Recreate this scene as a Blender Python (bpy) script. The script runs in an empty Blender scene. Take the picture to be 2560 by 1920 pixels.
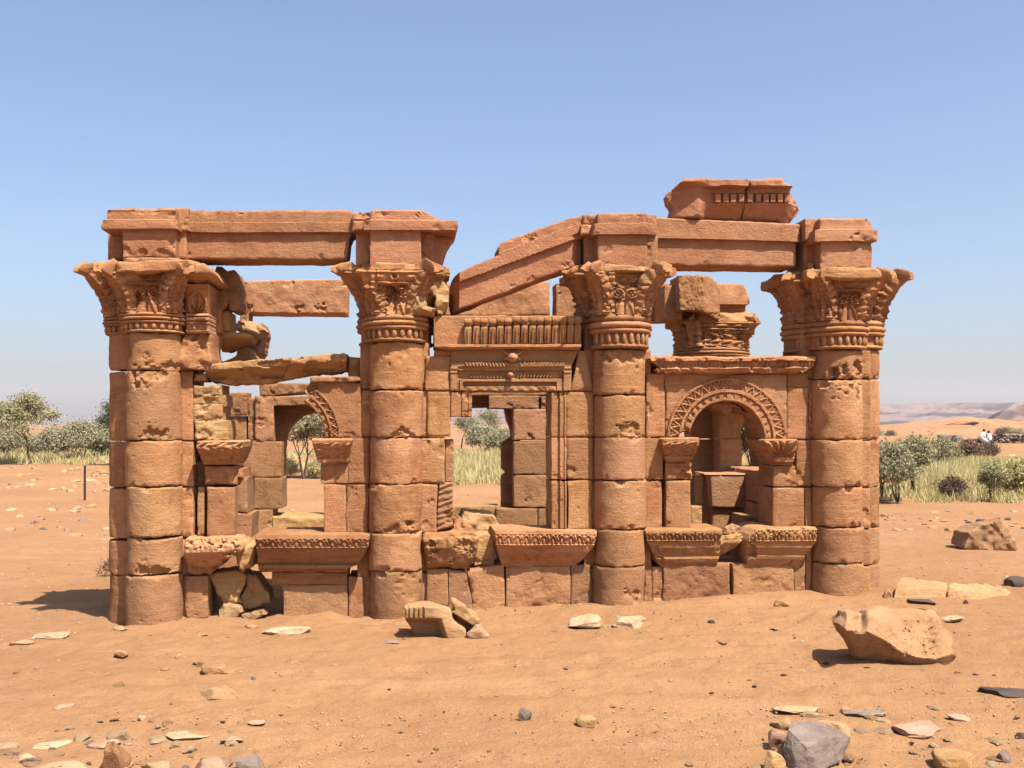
import bpy, math, random
import numpy as np
from mathutils import Vector, Matrix
from mathutils.geometry import delaunay_2d_cdt

# ------------------------------------------------------------------ camera, sky, sun, exposure
SC = bpy.context.scene
COL = SC.collection
EYE, FPX, HOR = 1.65, 2500.0, 1060.0          # eye height, focal length and horizon row in photograph pixels
cam_d = bpy.data.cameras.new('camera'); cam = bpy.data.objects.new('camera', cam_d); COL.objects.link(cam)
cam_d.sensor_width = 36.0; cam_d.lens = 36.0 * FPX / 2560.0
cam_d.shift_y = (HOR - 960.0) / 2560.0
cam_d.clip_start = 0.05; cam_d.clip_end = 12000
cam.location = (0, 0, EYE); cam.rotation_euler = (math.radians(90), 0, 0)
SC.camera = cam

SUN_EL, SUN_AZ = math.radians(60), math.radians(139)      # azimuth clockwise from +Y
world = bpy.data.worlds.new('World'); SC.world = world; world.use_nodes = True
wn = world.node_tree.nodes; wl = world.node_tree.links
sky = wn.new('ShaderNodeTexSky'); sky.sky_type = 'NISHITA'; sky.sun_disc = False
sky.sun_elevation = SUN_EL; sky.sun_rotation = SUN_AZ
sky.altitude = 400; sky.air_density = 1.0; sky.dust_density = 4.2; sky.ozone_density = 4.4
wl.new(sky.outputs[0], wn['Background'].inputs[0]); wn['Background'].inputs[1].default_value = 0.090

sun_d = bpy.data.lights.new('sun', 'SUN'); sun = bpy.data.objects.new('sun', sun_d); COL.objects.link(sun)
sun_d.energy = 5.0; sun_d.angle = math.radians(0.53); sun_d.color = (1.0, 0.93, 0.82)
sdir = Vector((math.sin(SUN_AZ) * math.cos(SUN_EL), math.cos(SUN_AZ) * math.cos(SUN_EL), math.sin(SUN_EL)))
sun.rotation_euler = sdir.to_track_quat('Z', 'Y').to_euler(); sun.location = (6, -6, 12)
SC.view_settings.view_transform = 'Standard'; SC.view_settings.look = 'None'
SC.view_settings.exposure = 1.24; SC.view_settings.gamma = 1.0; SC.view_settings.use_curve_mapping = False
SC.render.resolution_x = 1024; SC.render.resolution_y = 768

# ------------------------------------------------------------------ noise and mesh helpers
def hsh(x, y, z, s):
    with np.errstate(over='ignore'):
        h = (x.astype(np.int64).astype(np.uint32) * np.uint32(0x8da6b343)) ^ (y.astype(np.int64).astype(np.uint32) * np.uint32(0xd8163841)) \
            ^ (z.astype(np.int64).astype(np.uint32) * np.uint32(0xcb1ab31f)) ^ np.uint32((int(s) * 2654435761) & 0xffffffff)
        h ^= h >> np.uint32(13); h *= np.uint32(0x5bd1e995); h ^= h >> np.uint32(15); h *= np.uint32(0x27d4eb2d); h ^= h >> np.uint32(13)
    return h.astype(np.float64) / 4294967295.0

def vn(x, y, z, s=0):
    xi, yi, zi = np.floor(x), np.floor(y), np.floor(z)
    fx, fy, fz = x - xi, y - yi, z - zi
    fx = fx * fx * (3 - 2 * fx); fy = fy * fy * (3 - 2 * fy); fz = fz * fz * (3 - 2 * fz)
    r = 0
    for a in (0, 1):
        wx = fx if a else 1 - fx
        for b in (0, 1):
            wy = fy if b else 1 - fy
            for c in (0, 1):
                wz = fz if c else 1 - fz
                r = r + wx * wy * wz * hsh(xi + a, yi + b, zi + c, s)
    return r * 2 - 1

def fbm(x, y, z, o=4, s=0, g=0.5):
    t, a, f = 0, 1.0, 1.0
    for i in range(o):
        t = t + a * vn(x * f + 17.3 * i, y * f - 9.1 * i, z * f + 4.7 * i, s + i); a *= g; f *= 2.03
    return t

def sstep(a, b, x):
    t = np.clip((x - a) / (b - a), 0, 1); return t * t * (3 - 2 * t)

def link(o, parent=None):
    COL.objects.link(o)
    if parent is not None: o.parent = parent
    return o

def mkmesh(name, V, F, mat, fresh=None, sharp=38, smooth=True):
    me = bpy.data.meshes.new(name)
    me.from_pydata(V if isinstance(V, list) else V.tolist(), [], F)
    if mat is not None: me.materials.append(mat)
    if fresh is not None:
        a = me.attributes.new('fresh', 'FLOAT', 'POINT'); a.data.foreach_set('value', np.asarray(fresh, dtype=np.float32))
    if smooth:
        me.polygons.foreach_set('use_smooth', [True] * len(me.polygons))
        if sharp: me.set_sharp_from_angle(angle=math.radians(sharp))
    me.update()
    return me

def tag(o, label, cat, group=None, kind=None):
    if label: o['label'] = label
    if cat: o['category'] = cat
    if group: o['group'] = group
    if kind: o['kind'] = kind
    return o

SEED = [100]
def ns():
    SEED[0] += 1; return SEED[0]

# ------------------------------------------------------------------ materials
AK = 0.62                                       # all colours below are scaled to real albedo under the chosen exposure
def ak(c): return tuple(min(1.0, x * AK) for x in c)
def newmat(name):
    m = bpy.data.materials.new(name); m.use_nodes = True
    return m, m.node_tree.nodes, m.node_tree.links, m.node_tree.nodes['Principled BSDF']

def mixc(n, l, fac, a, b, mode='MIX'):
    x = n.new('ShaderNodeMix'); x.data_type = 'RGBA'; x.blend_type = mode
    for sock, val in ((x.inputs[0], fac), (x.inputs[6], a), (x.inputs[7], b)):
        if hasattr(val, 'is_linked') or hasattr(val, 'links'): l.new(val, sock)
        elif isinstance(val, (int, float)): sock.default_value = val
        else: sock.default_value = (*val, 1) if len(val) == 3 else val
    return x.outputs[2]

def ramp(n, l, src, a, b, ca=0.0, cb=1.0):
    r = n.new('ShaderNodeMapRange'); r.clamp = True
    l.new(src, r.inputs[0]); r.inputs[1].default_value = a; r.inputs[2].default_value = b
    r.inputs[3].default_value = ca; r.inputs[4].default_value = cb
    return r.outputs[0]

def noise(n, l, vec, scale, detail=4, rough=0.55):
    t = n.new('ShaderNodeTexNoise'); t.inputs['Scale'].default_value = scale
    t.inputs['Detail'].default_value = detail; t.inputs['Roughness'].default_value = rough
    if vec is not None: l.new(vec, t.inputs['Vector'])
    return t.outputs[0]

def mapping(n, l, vec, scale):
    m = n.new('ShaderNodeMapping'); l.new(vec, m.inputs[0]); m.inputs['Scale'].default_value = scale; return m.outputs[0]

def maths(n, l, op, a, b):
    m = n.new('ShaderNodeMath'); m.operation = op
    for i, v in enumerate((a, b)):
        if isinstance(v, (int, float)): m.inputs[i].default_value = v
        else: l.new(v, m.inputs[i])
    return m.outputs[0]

def stone_mat(name, c1, c2, c3, fresh, pits=1.0, bed=1.0, grain=1.0, rough=0.92, vary=0.16):
    c1, c2, c3, fresh = ak(c1), ak(c2), ak(c3), ak(fresh)
    m, n, l, p = newmat(name)
    tc = n.new('ShaderNodeTexCoord'); oi = n.new('ShaderNodeObjectInfo')
    vm = n.new('ShaderNodeVectorMath'); vm.operation = 'ADD'; l.new(tc.outputs['Object'], vm.inputs[0])
    k = maths(n, l, 'MULTIPLY', oi.outputs['Random'], 41.0)
    cx = n.new('ShaderNodeCombineXYZ'); l.new(k, cx.inputs[0]); l.new(k, cx.inputs[1]); l.new(k, cx.inputs[2])
    l.new(cx.outputs[0], vm.inputs[1]); v = vm.outputs[0]
    big = noise(n, l, v, 2.6, 5, 0.6)
    col = mixc(n, l, ramp(n, l, big, 0.36, 0.64), c1, c2)
    streak = noise(n, l, mapping(n, l, v, (1.3, 1.3, 14)), 3.0, 5, 0.6)
    col = mixc(n, l, ramp(n, l, streak, 0.48, 0.64, 0, 0.85 * min(1, bed)), col, c3)
    blot = noise(n, l, v, 9.0, 6, 0.7)
    col = mixc(n, l, ramp(n, l, blot, 0.52, 0.72, 0, 0.75), col, tuple(x * 0.72 for x in c2))
    at = n.new('ShaderNodeAttribute'); at.attribute_name = 'fresh'
    fr = maths(n, l, 'MULTIPLY', at.outputs['Fac'], ramp(n, l, blot, 0.35, 0.65, 0.2, 0.85))
    col = mixc(n, l, fr, col, fresh)
    dust = noise(n, l, v, 1.1, 6, 0.65)
    col = mixc(n, l, ramp(n, l, dust, 0.50, 0.70, 0, 0.6), col, tuple(min(1, x * k_) for x, k_ in zip(c3, (1.12, 1.22, 1.35))))
    pat = noise(n, l, mapping(n, l, v, (3.0, 3.0, 0.8)), 2.2, 6, 0.7)
    col = mixc(n, l, ramp(n, l, pat, 0.56, 0.74, 0, 0.65), col, tuple(x * k_ for x, k_ in zip(c2, (0.55, 0.50, 0.52))))
    fine = noise(n, l, v, 160, 3, 0.7)
    rnd3 = maths(n, l, 'FRACT', maths(n, l, 'MULTIPLY', oi.outputs['Random'], 23.7), 0.0)
    col = mixc(n, l, ramp(n, l, rnd3, 0.55, 1.0, 0.0, 0.35), col, tuple(min(1, x * k_) for x, k_ in zip(c3, (1.0, 1.05, 1.15))))
    hv = n.new('ShaderNodeHueSaturation'); l.new(col, hv.inputs['Color'])
    val = maths(n, l, 'MULTIPLY', ramp(n, l, oi.outputs['Random'], 0, 1, 1 - vary, 1 + vary), ramp(n, l, fine, 0.25, 0.75, 0.84, 1.14))
    l.new(val, hv.inputs['Value'])
    rnd2 = maths(n, l, 'FRACT', maths(n, l, 'MULTIPLY', oi.outputs['Random'], 7.31), 0.0); l.new(ramp(n, l, rnd2, 0, 1, 0.4945, 0.5045), hv.inputs['Hue'])
    l.new(hv.outputs[0], p.inputs['Base Color'])
    p.inputs['Roughness'].default_value = rough; p.inputs['Specular IOR Level'].default_value = 0.15
    # fine relief: grain, bedding, scattered pits
    vo = n.new('ShaderNodeTexVoronoi'); vo.inputs['Scale'].default_value = 13; vo.inputs['Randomness'].default_value = 1
    wv = n.new('ShaderNodeVectorMath'); wv.operation = 'ADD'; l.new(v, wv.inputs[0])
    wob = n.new('ShaderNodeTexNoise'); wob.inputs['Scale'].default_value = 30; l.new(v, wob.inputs['Vector'])
    ws = n.new('ShaderNodeVectorMath'); ws.operation = 'SCALE'; ws.inputs['Scale'].default_value = 0.03; l.new(wob.outputs['Color'], ws.inputs[0])
    l.new(ws.outputs[0], wv.inputs[1]); l.new(wv.outputs[0], vo.inputs['Vector'])
    sep = n.new('ShaderNodeSeparateColor'); l.new(vo.outputs['Color'], sep.inputs[0])
    rad = ramp(n, l, sep.outputs[0], 0.5, 1.0, 0.0, 0.30)
    pit = maths(n, l, 'MINIMUM', maths(n, l, 'SUBTRACT', vo.outputs['Distance'], rad), 0.0)
    med = noise(n, l, v, 38, 5, 0.65)
    bedn = noise(n, l, mapping(n, l, v, (2, 2, 30)), 3.5, 4, 0.6)
    h = maths(n, l, 'ADD', maths(n, l, 'MULTIPLY', pit, 3.0 * pits), maths(n, l, 'MULTIPLY', med, 0.95 * grain))
    h = maths(n, l, 'ADD', h, maths(n, l, 'MULTIPLY', bedn, 0.30 * bed))
    h = maths(n, l, 'ADD', h, maths(n, l, 'MULTIPLY', fine, 0.40 * grain))
    b = n.new('ShaderNodeBump'); b.inputs['Strength'].default_value = 0.9; b.inputs['Distance'].default_value = 0.012
    l.new(h, b.inputs['Height']); l.new(b.outputs[0], p.inputs['Normal'])
    return m

FRESH = (0.44, 0.225, 0.092)
M_RED = stone_mat('red_sandstone', (0.515, 0.246, 0.108), (0.395, 0.174, 0.072), (0.535, 0.290, 0.138), FRESH)
M_TOP = stone_mat('rosy_sandstone', (0.53, 0.240, 0.120), (0.41, 0.174, 0.085), (0.54, 0.280, 0.142), (0.52, 0.265, 0.118), pits=0.8)
M_BROWN = stone_mat('brown_sandstone', (0.44, 0.222, 0.104), (0.345, 0.168, 0.078), (0.47, 0.25, 0.12), FRESH)
M_YEL = stone_mat('yellow_core_sandstone', (0.49, 0.285, 0.115), (0.42, 0.22, 0.085), (0.52, 0.32, 0.15), (0.54, 0.34, 0.16), pits=0.6, bed=1.4)
M_PALE = stone_mat('pale_sandstone', (0.47, 0.265, 0.130), (0.40, 0.215, 0.10), (0.50, 0.30, 0.155), (0.46, 0.27, 0.135), pits=0.8)
M_SLAB = stone_mat('cream_sandstone', (0.58, 0.375, 0.215), (0.50, 0.305, 0.165), (0.62, 0.43, 0.26), (0.56, 0.36, 0.20), pits=0.5)
M_PINK = stone_mat('pink_sandstone', (0.50, 0.305, 0.195), (0.42, 0.24, 0.15), (0.54, 0.35, 0.23), (0.44, 0.27, 0.165), pits=0.3)
M_GREY = stone_mat('grey_ironstone', (0.33, 0.245, 0.195), (0.22, 0.155, 0.12), (0.38, 0.29, 0.235), (0.36, 0.24, 0.165), pits=0.5)
M_DARK = stone_mat('dark_ironstone', (0.105, 0.075, 0.062), (0.075, 0.052, 0.044), (0.13, 0.095, 0.08), (0.16, 0.08, 0.05), pits=0.5, rough=0.75)

def gk(c): return tuple(x * AK * 0.955 for x in c)
def ground_mat():
    m, n, l, p = newmat('desert_sand')
    g = n.new('ShaderNodeNewGeometry'); v = g.outputs['Position']
    big = noise(n, l, v, 0.35, 5, 0.55)
    col = mixc(n, l, ramp(n, l, big, 0.36, 0.64), gk((0.475, 0.258, 0.126)), gk((0.40, 0.208, 0.098)))
    st = noise(n, l, mapping(n, l, v, (0.35, 1.6, 1)), 1.6, 5, 0.6)
    col = mixc(n, l, ramp(n, l, st, 0.52, 0.72, 0, 0.65), col, gk((0.505, 0.295, 0.155)))
    me = noise(n, l, v, 5.5, 6, 0.68)
    col = mixc(n, l, ramp(n, l, me, 0.50, 0.70, 0, 0.75), col, gk((0.345, 0.178, 0.086)))
    fi = noise(n, l, v, 70, 4, 0.75)
    col = mixc(n, l, ramp(n, l, fi, 0.54, 0.72, 0, 0.8), col, gk((0.26, 0.135, 0.068)))
    col = mixc(n, l, ramp(n, l, fi, 0.40, 0.24, 0, 0.5), col, gk((0.54, 0.34, 0.20)))
    l.new(col, p.inputs['Base Color']); p.inputs['Roughness'].default_value = 0.95; p.inputs['Specular IOR Level'].default_value = 0.1
    gr = n.new('ShaderNodeTexVoronoi'); gr.inputs['Scale'].default_value = 26; l.new(v, gr.inputs['Vector'])
    gs = n.new('ShaderNodeSeparateColor'); l.new(gr.outputs['Color'], gs.inputs[0])
    grit = maths(n, l, 'MAXIMUM', maths(n, l, 'SUBTRACT', ramp(n, l, gs.outputs[0], 0.6, 1, 0, 0.22), gr.outputs['Distance']), 0.0)
    h = maths(n, l, 'ADD', maths(n, l, 'MULTIPLY', me, 1.3), maths(n, l, 'MULTIPLY', fi, 0.6))
    h = maths(n, l, 'ADD', h, maths(n, l, 'MULTIPLY', grit, 3.0))
    h = maths(n, l, 'ADD', h, maths(n, l, 'MULTIPLY', noise(n, l, v, 18, 4, 0.6), 0.8))
    b = n.new('ShaderNodeBump'); b.inputs['Strength'].default_value = 0.9; b.inputs['Distance'].default_value = 0.02
    l.new(h, b.inputs['Height']); l.new(b.outputs[0], p.inputs['Normal'])
    return m

def plain_mat(name, c1, c2, scale, rough=0.9, trans=0.0, per_obj=0.0):
    c1, c2 = ak(c1), ak(c2)
    m, n, l, p = newmat(name)
    g = n.new('ShaderNodeNewGeometry')
    f = noise(n, l, g.outputs['Position'], scale, 4, 0.6)
    col = mixc(n, l, ramp(n, l, f, 0.35, 0.65), c1, c2)
    if per_obj:
        oi = n.new('ShaderNodeObjectInfo'); hv = n.new('ShaderNodeHueSaturation'); l.new(col, hv.inputs['Color'])
        l.new(ramp(n, l, oi.outputs['Random'], 0, 1, 1 - per_obj, 1 + per_obj), hv.inputs['Value']); col = hv.outputs[0]
    l.new(col, p.inputs['Base Color']); p.inputs['Roughness'].default_value = rough; p.inputs['Specular IOR Level'].default_value = 0.04 if trans else 0.2
    if trans:
        t = n.new('ShaderNodeBsdfTranslucent'); l.new(col, t.inputs[0]); mx = n.new('ShaderNodeMixShader'); mx.inputs[0].default_value = trans
        l.new(p.outputs[0], mx.inputs[1]); l.new(t.outputs[0], mx.inputs[2]); l.new(mx.outputs[0], n['Material Output'].inputs[0])
    return m

M_GROUND = ground_mat()
M_LEAF = plain_mat('acacia_leaf', (0.50, 0.46, 0.25), (0.37, 0.35, 0.19), 3.0, 0.8, 0.25)
M_LEAFD = plain_mat('dark_green_leaf', (0.20, 0.235, 0.115), (0.13, 0.165, 0.08), 3.0, 0.8, 0.25)
M_LEAFG = plain_mat('grey_green_leaf', (0.49, 0.455, 0.285), (0.37, 0.345, 0.21), 3.0, 0.85, 0.25)
M_BARK = plain_mat('acacia_bark', (0.17, 0.105, 0.07), (0.11, 0.07, 0.045), 12.0)
M_TWIG = plain_mat('dry_twig', (0.26, 0.17, 0.11), (0.17, 0.11, 0.07), 12.0)
M_GRASS = plain_mat('dry_grass', (0.86, 0.73, 0.37), (0.60, 0.53, 0.24), 1.2, 0.85, 0.3)
M_IRON = plain_mat('rusty_iron', (0.075, 0.04, 0.04), (0.05, 0.03, 0.032), 30.0, 0.7)
M_WHITE = plain_mat('white_cotton', (0.80, 0.78, 0.76), (0.70, 0.68, 0.67), 9.0)
M_SKIN = plain_mat('dark_skin', (0.07, 0.035, 0.022), (0.055, 0.028, 0.018), 9.0, 0.6)
M_HILL = plain_mat('mesa_rock', (0.30, 0.18, 0.145), (0.13, 0.08, 0.07), 0.03)
M_DUNE = plain_mat('orange_dune_sand', (0.50, 0.25, 0.115), (0.38, 0.19, 0.09), 0.09)
M_CLOTHD = plain_mat('dark_blanket', (0.08, 0.06, 0.075), (0.05, 0.04, 0.05), 3.0)
M_CLOTHG = plain_mat('grey_canvas', (0.30, 0.25, 0.19), (0.20, 0.16, 0.12), 3.0)

# ------------------------------------------------------------------ kiosk frame: u along the front, v into the building, w up
ANG, Y0 = math.radians(5.5), 8.68
CA_, SA_ = math.cos(ANG), math.sin(ANG)
ORIGIN = (0.0, Y0, 0.0)
def P(px, py, v):
    dx = (px - 1280.0) / FPX; dz = -(py - HOR) / FPX
    t = (v + CA_ * Y0) / (CA_ - SA_ * dx)
    x, y = t * dx, t
    return CA_ * x + SA_ * (y - Y0), EYE + t * dz
def toworld(u, v, w):
    return CA_ * u - SA_ * v, Y0 + SA_ * u + CA_ * v, w
def Q(u, v, w):                                 # where a kiosk point falls in the photograph's grid (used to author carving)
    x, y, z = toworld(u, v, w)
    return 1280 + FPX * x / y, HOR - FPX * (z - EYE) / y
CR = {'A': (180, 480, 520 / 1797), 'B': (180, 900, 520 / 1232), 'C': (600, 480, 580 / 2005), 'D': (600, 900, 580 / 1375),
      'E': (1040, 480, 660 / 2106), 'F': (1040, 900, 580 / 1375), 'G': (1600, 420, 680 / 2089), 'H': (1560, 860, 680 / 1524),
      'J': (1640, 960, 360 / 1572), 'L': (190, 640, 470 / 2212), 'I': (0, 1440, 640 / 2212), 'N': (1900, 1400, 660 / 2106),
      'R': (1000, 1480, 240 / 2212), None: (0, 0, 1.0)}
def K(c, x, y):
    a, b, s = CR[c]; return a + x * s, b + y * s
def invK(c, X, Y):
    a, b, s = CR[c]; return (X - a) / s, (Y - b) / s

def frame_obj(name, me, parent):
    o = bpy.data.objects.new(name, me); link(o, parent)
    if parent is None:
        o.location = ORIGIN; o.rotation_euler = (0, 0, ANG)
    return o

def chipfield(U, V, W, pts, s):
    """distance based broken patches: returns depth and freshness"""
    D = np.zeros_like(U); Fr = np.zeros_like(U)
    for (u, v, w, R, d) in pts:
        r = np.sqrt((U - u) ** 2 + (W - w) ** 2 + 0.3 * (V - v) ** 2)
        m = r < R * 1.6
        if not m.any(): continue
        n = fbm(U[m] * 16, V[m] * 16, W[m] * 16, 4, s, 0.6); n2 = np.abs(fbm(U[m] * 34, V[m] * 34, W[m] * 60, 2, s + 40))
        k = np.clip(1 - r[m] / R + 0.6 * n, 0, 1)
        k = np.minimum(k * 2.6, 1)
        D[m] = np.maximum(D[m], 0.62 * d * k * np.clip(0.8 + 0.35 * n - 0.35 * n2 + 0.2 * np.floor(n * 3) / 3, 0.15, 1.5)); Fr[m] = np.maximum(Fr[m], np.clip(k * 1.6, 0, 1))
    return D, Fr

# ------------------------------------------------------------------ loft: a stone whose front is a stack of rows (xl, xr, y, projection)
def loft(name, rows, back, parent, mat, c=None, res=0.012, rough=0.0045, chips=4, rnd=0.007, wob=0.004, orn=None, chipd=0.026, chipr=0.05, extra=(), ds=1.0):
    s = ns(); R = []
    pw = None; py_ = None
    for (xl, xr, y, d) in rows:
        d = d * ds if d > 0 else d
        if y is None:
            ul, _ = P(K(c, xl, py_[0])[0], K(c, 0, py_[0])[1], -d); ur, _ = P(K(c, xr, py_[1])[0], K(c, 0, py_[1])[1], -d)
            wl_, wr = pw
        else:
            yl, yr = y if isinstance(y, tuple) else (y, y)
            a, b = K(c, xl, yl); ul, wl_ = P(a, b, -d); a, b = K(c, xr, yr); ur, wr = P(a, b, -d); py_ = (yl, yr)
        pw = (wl_, wr); R.append((ul, ur, wl_, wr, -d))
    R = R[::-1]
    fine = [np.array(R[0])]; pr = [float(len(R) - 1)]
    for i in range(len(R) - 1):
        a, b = np.array(R[i]), np.array(R[i + 1])
        k = max(1, int(math.ceil(math.hypot((a[2] + a[3] - b[2] - b[3]) / 2, a[4] - b[4]) / res)))
        for j in range(1, k + 1):
            fine.append(a + (b - a) * j / k); pr.append(len(R) - 1 - i - j / k)
    A = np.array(fine); pr = np.array(pr)
    width = np.mean(np.abs(A[:, 1] - A[:, 0])); nc = max(3, int(math.ceil(width / res)))
    t = np.linspace(0, 1, nc + 1)[None, :]
    U = A[:, :1] + (A[:, 1:2] - A[:, :1]) * t; W = A[:, 2:3] + (A[:, 3:4] - A[:, 2:3]) * t; V = np.repeat(A[:, 4:5], nc + 1, 1)
    Pr = np.repeat(pr[:, None], nc + 1, 1)
    so = s * 3.7
    arc = np.concatenate([[0], np.cumsum(np.hypot(np.diff(A[:, 2]), np.diff(A[:, 4])))])
    dv_ = np.minimum(arc, arc[-1] - arc)[:, None]; dh = np.minimum(t, 1 - t) * np.abs(A[:, 1:2] - A[:, :1])
    de = np.minimum(dv_, dh)
    nz = fbm(U * 5, V * 5 + so, W * 5, 4, s)
    V0 = V.copy()
    out = np.zeros_like(U)
    if orn is not None:
        X, Y = invK(c, *Q(U, V, W)); out = orn(X, Y, Pr, U, W)
    er = rnd * (1 + 0.8 * fbm(U * 9, V + so, W * 9, 2, s + 5)); er = np.maximum(er, 0.002)
    q = np.clip(1 - de / er, 0, 1)
    V = V - out + rough * nz + er * (1 - np.sqrt(np.maximum(0, 1 - q * q)))
    # wander of edges
    U = U + wob * vn(U * 7 + so, V0 * 7, W * 7, s + 8) * (0.4 + (dh < 0.04))
    W = W + wob * vn(U * 8, V0 * 8 + so, W * 8, s + 9) + 0.5 * wob * vn(U * 31, V0 * 8 + so, W * 31, s + 10)
    rg = random.Random(s); pts = list(extra_pts(extra, c, rows))
    for _ in range(chips):
        if rg.random() < 0.7:
            i = rg.choice([0, 0, len(A) - 1, rg.randrange(len(A))]); j = rg.randrange(nc + 1)
        else:
            i = rg.randrange(len(A)); j = rg.choice([0, nc])
        k = rg.random() ** 2
        pts.append((U[i, j], V[i, j], W[i, j], chipr * (0.35 + k), chipd * (0.3 + 0.9 * k)))
    D, Fr = chipfield(U, V, W, pts, s)
    V = V + D; Fr = Fr * 0.35
    n0, n1 = U.shape
    Vt = np.stack([U, V, W], -1).reshape(-1, 3)
    idx = np.arange(n0 * n1).reshape(n0, n1)
    F = np.stack([idx[:-1, :-1], idx[:-1, 1:], idx[1:, 1:], idx[1:, :-1]], -1).reshape(-1, 4).tolist()
    ring = np.concatenate([idx[0, :], idx[1:, -1], idx[-1, -2::-1], idx[-2:0:-1, 0]])
    m = len(ring); nb = 3
    rp = Vt[ring]; base = len(Vt); layers = [ring]
    extraV = []
    for j in range(1, nb + 1):
        f = j / nb; L = rp.copy(); L[:, 1] = rp[:, 1] + (back - rp[:, 1]) * f
        L[:, 0] += 0.004 * vn(L[:, 0] * 9, L[:, 1] * 9, L[:, 2] * 9, s + 3); L[:, 2] += 0.004 * vn(L[:, 0] * 9, L[:, 1] * 9, L[:, 2] * 9, s + 4)
        extraV.append(L); layers.append(np.arange(base, base + m)); base += m
    Vt = np.concatenate([Vt] + extraV)
    for j in range(nb):
        a, b = layers[j], layers[j + 1]; a2, b2 = np.roll(a, -1), np.roll(b, -1)
        F += np.stack([a, b, b2, a2], -1).tolist()
    F.append(layers[-1][::-1].tolist())
    fr = np.zeros(len(Vt)); fr[:n0 * n1] = Fr.ravel()
    return frame_obj(name, mkmesh(name, Vt, F, mat, fr), parent)

def extra_pts(extra, c, rows):
    for (x, y, d, R, dep) in extra:
        a, b = K(c, x, y); u, w = P(a, b, -d); yield (u, -d, w, R, dep)

def block(c, x0, y0, x1, y1, d, back, parent, mat=None, name='block', gap=1.0, **k):
    s = CR[c][2]; g = gap / s
    return loft(name, [(x0 + g, x1 - g, y0 + g, d), (x0 + g, x1 - g, y1 - g, d)], back, parent, mat or M_RED, c, **k)

def quad(c, tl, tr, br, bl, d, back, parent, mat=None, name='block', **k):
    return loft(name, [(tl[0], tr[0], (tl[1], tr[1]), d), (bl[0], br[0], (bl[1], br[1]), d)], back, parent, mat or M_RED, c, **k)

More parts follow.
